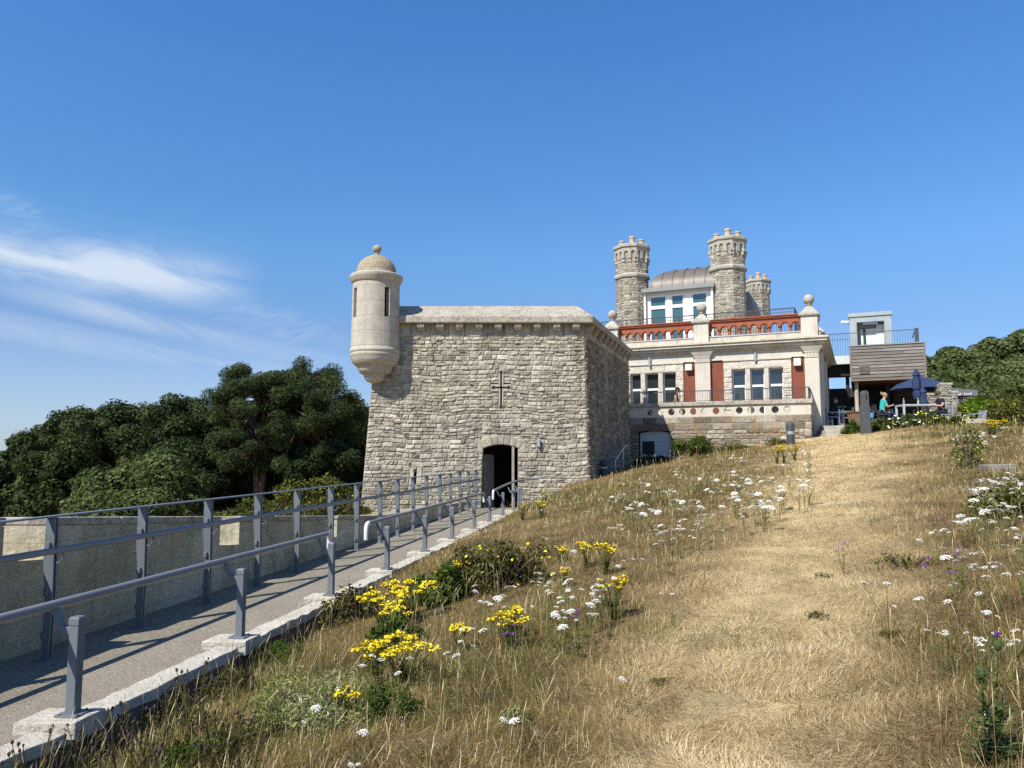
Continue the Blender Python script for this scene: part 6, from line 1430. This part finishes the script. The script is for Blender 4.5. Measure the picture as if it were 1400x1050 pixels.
RAG = [ragwort_proto(100+k, [13,10,6,20][k], [.42,.40,.34,.45][k], [.16,.13,.08,.26][k]) for k in range(4)]; RH = [.40,.38,.33,.43]
for (px, py, k) in ((253,872,1),(525,815,3),(560,800,3),(540,835,0),(515,882,0),(552,880,3),(473,944,2),(628,772,0),(697,842,0),(838,798,1),(627,856,2),(740,688,1),(746,676,2),(714,692,1),(765,748,2),(802,747,1),(828,748,1),(768,776,2),(1072,618,1),(1086,616,1),(1062,620,1),(1366,580,3),(1353,582,0),(1358,586,1),(700,829,2),(600,778,2),(655,770,2)):
    s = rn.uniform(.75,1.0) if k == 3 else rn.uniform(.85,1.1); p = hit(px, py, RH[k]*s-.09); p.z -= .09
    if p.y > 16: s *= 1.25
    place_copy(RAG[k], used, p, rn.uniform(0,6.28), s, 'yellow ragwort in flower in the dry grass', 'wildflower', 'yellow ragwort plants in the meadow')
def gph(px, py, h=0): p = hit(px, py, h); return (p.x, p.y, p.z-.02)
bush('dark_weed_clump', gph(478, 838, .1), .30, .22, .42, 2200, .019, 'darkweed', 'dark twiggy weed against the kerb beside the third handrail post', 201, 'plant', flowers=('yellow', 14, .014, 'flowers'), nl=30)
bush('dark_weed_clump', gph(688, 790, .1), .65, .45, .50, 7000, .022, 'darkweed', 'wide dark weed with scattered yellow flowers on the slope below the middle handrail', 202, 'plant', flowers=('yellow', 34, .016, 'flowers'), nl=34, tb=.6)
bush('green_weed_clump', gph(598, 812, .1), .32, .28, .42, 4200, .022, 'weed', 'bright green leafy weed behind the big yellow ragwort by the kerb', 203, 'plant')
bush('green_weed_clump', gph(540, 868, .1), .25, .2, .28, 2400, .02, 'weed', 'green weed below the big yellow ragwort beside the kerb', 213, 'plant')
bush('feathery_plant', gph(428, 985, .05), .42, .32, .36, 11000, .013, 'paleleaf', 'pale feathery green plant spreading in the grass near the bottom left', 204, 'plant', asp=.25, nl=34)
bush('feathery_plant', gph(530, 975, .05), .20, .2, .24, 2400, .016, 'weed', 'green feathery plant under the ragwort in the lower left', 205, 'plant', asp=.25)
bush('grey_tuft', gph(705, 985, .02), .10, .09, .09, 900, .014, 'paleleaf', 'small pale grey green tuft in the bottom middle of the slope', 206, 'plant', asp=.3)
bush('flowering_weed', gph(1240, 770, .05), .34, .25, .16, 520, .016, 'gorse', 'low green weed at the right edge of the worn path', 207, 'plant', asp=.28)
bush('green_weed_clump', gph(1378, 700, .05), .6, .5, .38, 2200, .026, 'gorse', 'green weed patch among white flowers at the right edge', 208, 'plant')
for k, (px, py, rx, rz, n, mt) in enumerate(((150,1035,.30,.26,2600,'darkweed'),(235,990,.34,.26,2600,'weed'),(318,950,.30,.24,2400,'darkweed'),(275,1035,.30,.20,2000,'weed'),(385,905,.28,.22,2000,'weed'),(85,1060,.32,.26,2400,'weed'),(350,1010,.26,.16,1500,'darkweed'))):
    bush('kerbside_weed', gph(px, py, .03), rx, rx*.8, rz, n, .021, mt, ['dark weed against the kerb at the bottom left','green weed beside the kerb below the first handrail post','dark weed beside the kerb right of the first handrail post','low green weed at the bottom left among knapweed','green weed by the kerb below the second handrail post','green weed in the very bottom left corner','low dark weed left of the pale feathery plant'][k], 250+k, 'plant', 'weeds growing along the kerb foot', asp=.2, tb=.45, flowers=('yellow', 4, .011, 'flowers') if k in (1,3) else None, nl=30)
for k, (px, py, s) in enumerate(((1120,845,.14),(840,825,.2),(1130,790,.12),(905,935,.12),(660,745,.3),(860,690,.4),(1215,870,.1))):
    bush('green_tuft', gph(px, py), s, s*.8, .04+.12*s, 420, .013, 'gorse', ['small green tuft on the worn path right of centre','green tuft among white flowers left of the path','green tuft at the right border of the path','little green tuft in the bottom middle of the slope','green grass clump below the short far handrail','broad olive clump on the slope below the white flowers','green tuft left of the lower right flowers'][k], 220+k, 'plant', 'green tufts in the dry grass', asp=.22, tb=.35)
# knapweed seed heads
def knap_proto(seed):
    r_ = random.Random(seed); st = MB(); hd = MB()
    for i in range(16):
        a = r_.uniform(0,6.28); q = .17*math.sqrt(r_.random()); tip = Vector((q*math.cos(a), q*math.sin(a), r_.uniform(.20,.36))); st.tube([(tip.x*.3,tip.y*.3,-.02), tip*.6, tip], [.0028,.0022,.0018], 4)
        hd.sphere((tip.x,tip.y,tip.z+.008), r_.choice([.0055,.0068,.008]), 8, 6, .5, 1.3)
        for j in range(5):
            o = tip*r_.uniform(.3,.95); w = r_.uniform(0,6.28); d = Vector((math.cos(w), math.sin(w), .6)); L_ = r_.uniform(.02,.045); s = Vector((-math.sin(w), math.cos(w), 0)); st.add([o, o+d*L_*.5+s*L_*.13, o+d*L_, o+d*L_*.5-s*L_*.13], [(0,1,2,3)], r_.random())
    o = st.build('knapweed', M['darkweed']); hd.build('seed_heads', M['seedhead'], o, True, world=False); return o
KN = [knap_proto(5), knap_proto(6)]
for i, (px, py) in enumerate(((60,975),(100,960),(140,985),(205,990),(245,965),(20,1000),(85,1010),(300,985),(165,950),(130,1020),(45,1040),(180,1030),(330,1010),(225,1030),(265,940),(110,935))):
    p = hit(px, py, .30); place_copy(KN[i%2], used, p, rn.uniform(0,6.28), rn.uniform(1.0,1.3), 'dark knapweed gone to seed beside the kerb in the lower left', 'wildflower', 'knapweed seed heads beside the kerb')
def thistle():
    p = Vector(gph(1356, 1046, .02)); r_ = random.Random(9); t = empty('thistle', p, .4, 'spiny green thistle with one purple flower in the lower right corner', 'thistle'); S = MB(); Lf = MB(); hd = MB(); fl_ = MB(); 
    for k, (dx, h, fr_) in enumerate(((.075,.50,1),(-.06,.40,0),(.0,.36,0),(.11,.30,0),(-.02,.25,0))):
        tip = Vector((dx, r_.uniform(-.03,.03), h)); S.tube([(dx*.2,0,0), Vector((dx*.6,0,h*.5)), tip], [.006,.005,.004], 5)
        if k < 3:
            hd.lathe(tip.x, tip.y, [(.004,tip.z-.01),(.014,tip.z),(.018,tip.z+.014),(.014,tip.z+.03),(.010,tip.z+.036)], 10)
            for i in range(40):
                a = r_.uniform(0,6.28); z = tip.z+r_.uniform(0,.04); d = Vector((math.cos(a), math.sin(a), .6)); o = Vector((tip.x,tip.y,z)); hd.add([o+d*.014, o+d*.02+Vector((0,0,.004)), o+d*.036], [(0,1,2)])
        if fr_:
            for i in range(60):
                a = r_.uniform(0,6.28); q = r_.uniform(0,.7); o = tip+Vector((0,0,.04)); d = Vector((math.cos(a)*q, math.sin(a)*q, 1)).normalized(); s = Vector((-math.sin(a), math.cos(a), 0)); fl_.add([o+d*.0, o+d*.03+s*.002, o+d*.032-s*.002], [(0,1,2)])
        for i in range(34):
            u = r_.uniform(.0,.9)**1.4; o = Vector((dx*.2,0,0)).lerp(tip, u); a = r_.uniform(0,6.28); L_ = r_.uniform(.08,.17)*(1.1-u*.7); d = Vector((math.cos(a), math.sin(a), r_.uniform(-.1,.7))).normalized(); s = d.cross(Vector((0,0,1))).normalized()
            for q in range(5):
                c = o+d*(L_*q/5); e = o+d*(L_*(q+1)/5); w = L_*.2*(1-q/6)
                Lf.add([c, c+d*L_*.07+s*w, e], [(0,1,2)], r_.random()); Lf.add([c, c+d*L_*.07-s*w, e], [(0,1,2)], r_.random())
    S.build('stem', M['thistleleaf'], t, world=False); Lf.build('leaves', M['thistleleaf'], t, world=False); hd.build('flower_buds', M['thistleleaf'], t, world=False); fl_.build('purple_flower', M['purple'], t, world=False)
thistle()
def purple_proto():
    st = MB(); hd = MB(); r_ = random.Random(3)
    for i in range(3):
        tip = Vector((r_.uniform(-.06,.06), r_.uniform(-.06,.06), r_.uniform(.22,.34))); st.tube([(0,0,-.02), tip*.6, tip], [.003,.002,.002], 4)
        for j in range(14): a = r_.uniform(0,6.28); d = Vector((math.cos(a), math.sin(a), r_.uniform(-.2,1))); hd.add([tip, tip+d*.018+Vector((.003,0,.004)), tip+d*.02-Vector((.003,0,0))], [(0,1,2)])
        for j in range(4): o = tip*r_.uniform(.2,.8); a = r_.uniform(0,6.28); d = Vector((math.cos(a), math.sin(a), .5)); st.add([o, o+d*.02+Vector((0,0,.006)), o+d*.045, o+d*.02-Vector((0,0,.006))], [(0,1,2,3)], .4)
    o = st.build('purple_knapweed', M['stem']); hd.build('flower_heads', M['purple'], o, world=False); return o
PU = purple_proto()
for (px, py) in ((1275,704),(1290,710),(1300,765),(1312,762),(1306,772),(1268,772),(674,722),(690,728),(655,728),(1152,745),(838,690),(760,700),(700,860),(790,850)):
    p = hit(px, py, .28); place_copy(PU, used, p, rn.uniform(0,6.28), rn.uniform(.8,1.1), 'small purple knapweed flower in the dry grass', 'wildflower', 'purple knapweed flowers in the meadow')
# ================================================================== CAMERA, LIGHT, SKY
cam = bpy.data.cameras.new('camera'); co = bpy.data.objects.new('camera', cam); col.objects.link(co)
cam.sensor_width = 36; cam.lens = 27.0; cam.clip_end = 6000; cam.clip_start = .05
co.rotation_euler = (math.pi/2+PITCH, 0, 0); sc.camera = co
SUN_AZ = Vector((-.69, -.72)); EL = R(48)
sd = Vector((SUN_AZ.x*math.cos(EL), SUN_AZ.y*math.cos(EL), math.sin(EL))).normalized()
sun = bpy.data.lights.new('sun', 'SUN'); sun.energy = 5.0; sun.angle = R(.53); sun.color = (1, .955, .88)
so = bpy.data.objects.new('sun', sun); col.objects.link(so); so.rotation_euler = sd.to_track_quat('Z', 'Y').to_euler()
w = bpy.data.worlds.new('World'); sc.world = w; w.use_nodes = True; nt = w.node_tree; L = nt.links
bg = nt.nodes['Background']; bg.inputs[1].default_value = .085
sky = nd(nt, 'ShaderNodeTexSky', sky_type='NISHITA'); sky.sun_disc = False; sky.sun_elevation = EL; sky.sun_rotation = math.atan2(sd.x, sd.y)
sky.air_density = 1.0; sky.dust_density = .25; sky.ozone_density = 3.0; sky.altitude = 50
def mth(op, a, b=None, clamp=False):
    n = nd(nt, 'ShaderNodeMath', operation=op); n.use_clamp = clamp
    for i, q in enumerate((a, b)):
        if q is None: continue
        if isinstance(q, (int, float)): n.inputs[i].default_value = q
        else: L.new(q, n.inputs[i])
    return n.outputs[0]
tc = nd(nt, 'ShaderNodeTexCoord'); sx = nd(nt, 'ShaderNodeSeparateXYZ'); L.new(tc.outputs['Generated'], sx.inputs[0])
az = mth('MULTIPLY', mth('ARCTAN2', sx.outputs[0], sx.outputs[1]), 57.2958)
el = mth('MULTIPLY', mth('ARCSINE', sx.outputs[2]), 57.2958)
# wispy cirrus: noise drawn out along streaks, confined to banks low in the sky
def streak(sa, se, tilt, seed, dist=1.2, rough=.62):
    c, s = math.cos(R(tilt)), math.sin(R(tilt))
    u = mth('ADD', mth('MULTIPLY', az, c), mth('MULTIPLY', el, -s)); v = mth('ADD', mth('MULTIPLY', az, s), mth('MULTIPLY', el, c))
    cb = nd(nt, 'ShaderNodeCombineXYZ'); L.new(mth('MULTIPLY', u, sa), cb.inputs[0]); L.new(mth('MULTIPLY', v, se), cb.inputs[1]); cb.inputs[2].default_value = seed
    n = nd(nt, 'ShaderNodeTexNoise'); n.inputs['Scale'].default_value = 1; n.inputs['Detail'].default_value = 9; n.inputs['Roughness'].default_value = rough; n.inputs['Distortion'].default_value = dist
    L.new(cb.outputs[0], n.inputs['Vector']); return n.outputs['Fac']
def band(a0, e0, slope, wid, left, right, amp, nz, lo=.3, hi=.75):
    ctr = mth('ADD', mth('MULTIPLY', mth('SUBTRACT', az, a0), slope), e0)
    q = mth('DIVIDE', mth('SUBTRACT', el, ctr), wid); gsn = mth('EXPONENT', mth('MULTIPLY', mth('MULTIPLY', q, q), -1))
    mr = nd(nt, 'ShaderNodeMapRange', interpolation_type='SMOOTHSTEP'); L.new(az, mr.inputs[0]); mr.inputs[1].default_value = right[0]; mr.inputs[2].default_value = right[1]; mr.inputs[3].default_value = 1; mr.inputs[4].default_value = 0
    ml = nd(nt, 'ShaderNodeMapRange', interpolation_type='SMOOTHSTEP'); L.new(az, ml.inputs[0]); ml.inputs[1].default_value = left[0]; ml.inputs[2].default_value = left[1]
    mn = nd(nt, 'ShaderNodeMapRange'); L.new(nz, mn.inputs[0]); mn.inputs[1].default_value = lo; mn.inputs[2].default_value = hi
    return mth('MULTIPLY', mth('MULTIPLY', mth('MULTIPLY', gsn, mr.outputs[0]), ml.outputs[0]), mth('MULTIPLY', mn.outputs[0], amp))
n1 = streak(.12, .46, 9, 3.1, .7, .66); n2 = streak(.07, .55, 13, 8.7, .8); n3 = streak(.25, .9, -20, 5.5, 2)
cl = band(-33, 12.5, -.02, 1.7, (-60,-50), (-25,-17), 1.0, n1, .27, .60)
cl = mth('MAXIMUM', cl, band(-30, 9.9, -.18, .8, (-38,-29), (-22,-7), .62, n2, .25, .68))
cl = mth('MAXIMUM', cl, band(-24, 11.4, -.28, 1.5, (-30,-24), (-18,-8), .32, n3, .35, .7))
cl = mth('MAXIMUM', cl, band(-30, 7.6, -.12, 1.1, (-50,-36), (-19,-8), .42, n2, .3, .7))
cl = mth('MAXIMUM', cl, band(-34, 15.6, -.4, .9, (-60,-45), (-33,-30), .3, n3, .35, .7))
cl = mth('MAXIMUM', cl, band(-30, 2.5, 0, 5.5, (-80,-60), (-24,0), .22, n2, -1.2, .2))
cl = mth('MINIMUM', cl, .92)
tint = nd(nt, 'ShaderNodeMix', data_type='RGBA', blend_type='MULTIPLY'); tint.inputs[0].default_value = 1; L.new(sky.outputs[0], tint.inputs[6]); tr_ = ramp(nt, [(0,(.62,.78,1.10)),(.04,(.66,.80,1.10)),(.10,(.70,.85,1.10)),(.165,(.74,1.12,1.40)),(.34,(.62,1.22,1.70)),(.5,(.66,.95,1.2)),(1,(.6,.8,.95))]); L.new(mth('DIVIDE', mth('MAXIMUM', el, 0), 90), tr_.inputs[0]); L.new(tr_.outputs[0], tint.inputs[7])
mx = nd(nt, 'ShaderNodeMix', data_type='RGBA'); L.new(cl, mx.inputs[0]); L.new(tint.outputs[2], mx.inputs[6]); mx.inputs[7].default_value = (6.0,6.9,8.0,1)
L.new(mx.outputs[2], bg.inputs[0])
sc.view_settings.view_transform = 'Standard'; sc.view_settings.look = 'None'; sc.view_settings.exposure = .45; sc.view_settings.gamma = 1
sc.cycles.max_bounces = 8; sc.cycles.transparent_max_bounces = 24; sc.cycles.use_denoising = False; sc.cycles.sample_clamp_indirect = 2.5; sc.cycles.caustics_reflective = False; sc.cycles.caustics_refractive = False; sc.cycles.use_adaptive_sampling = False
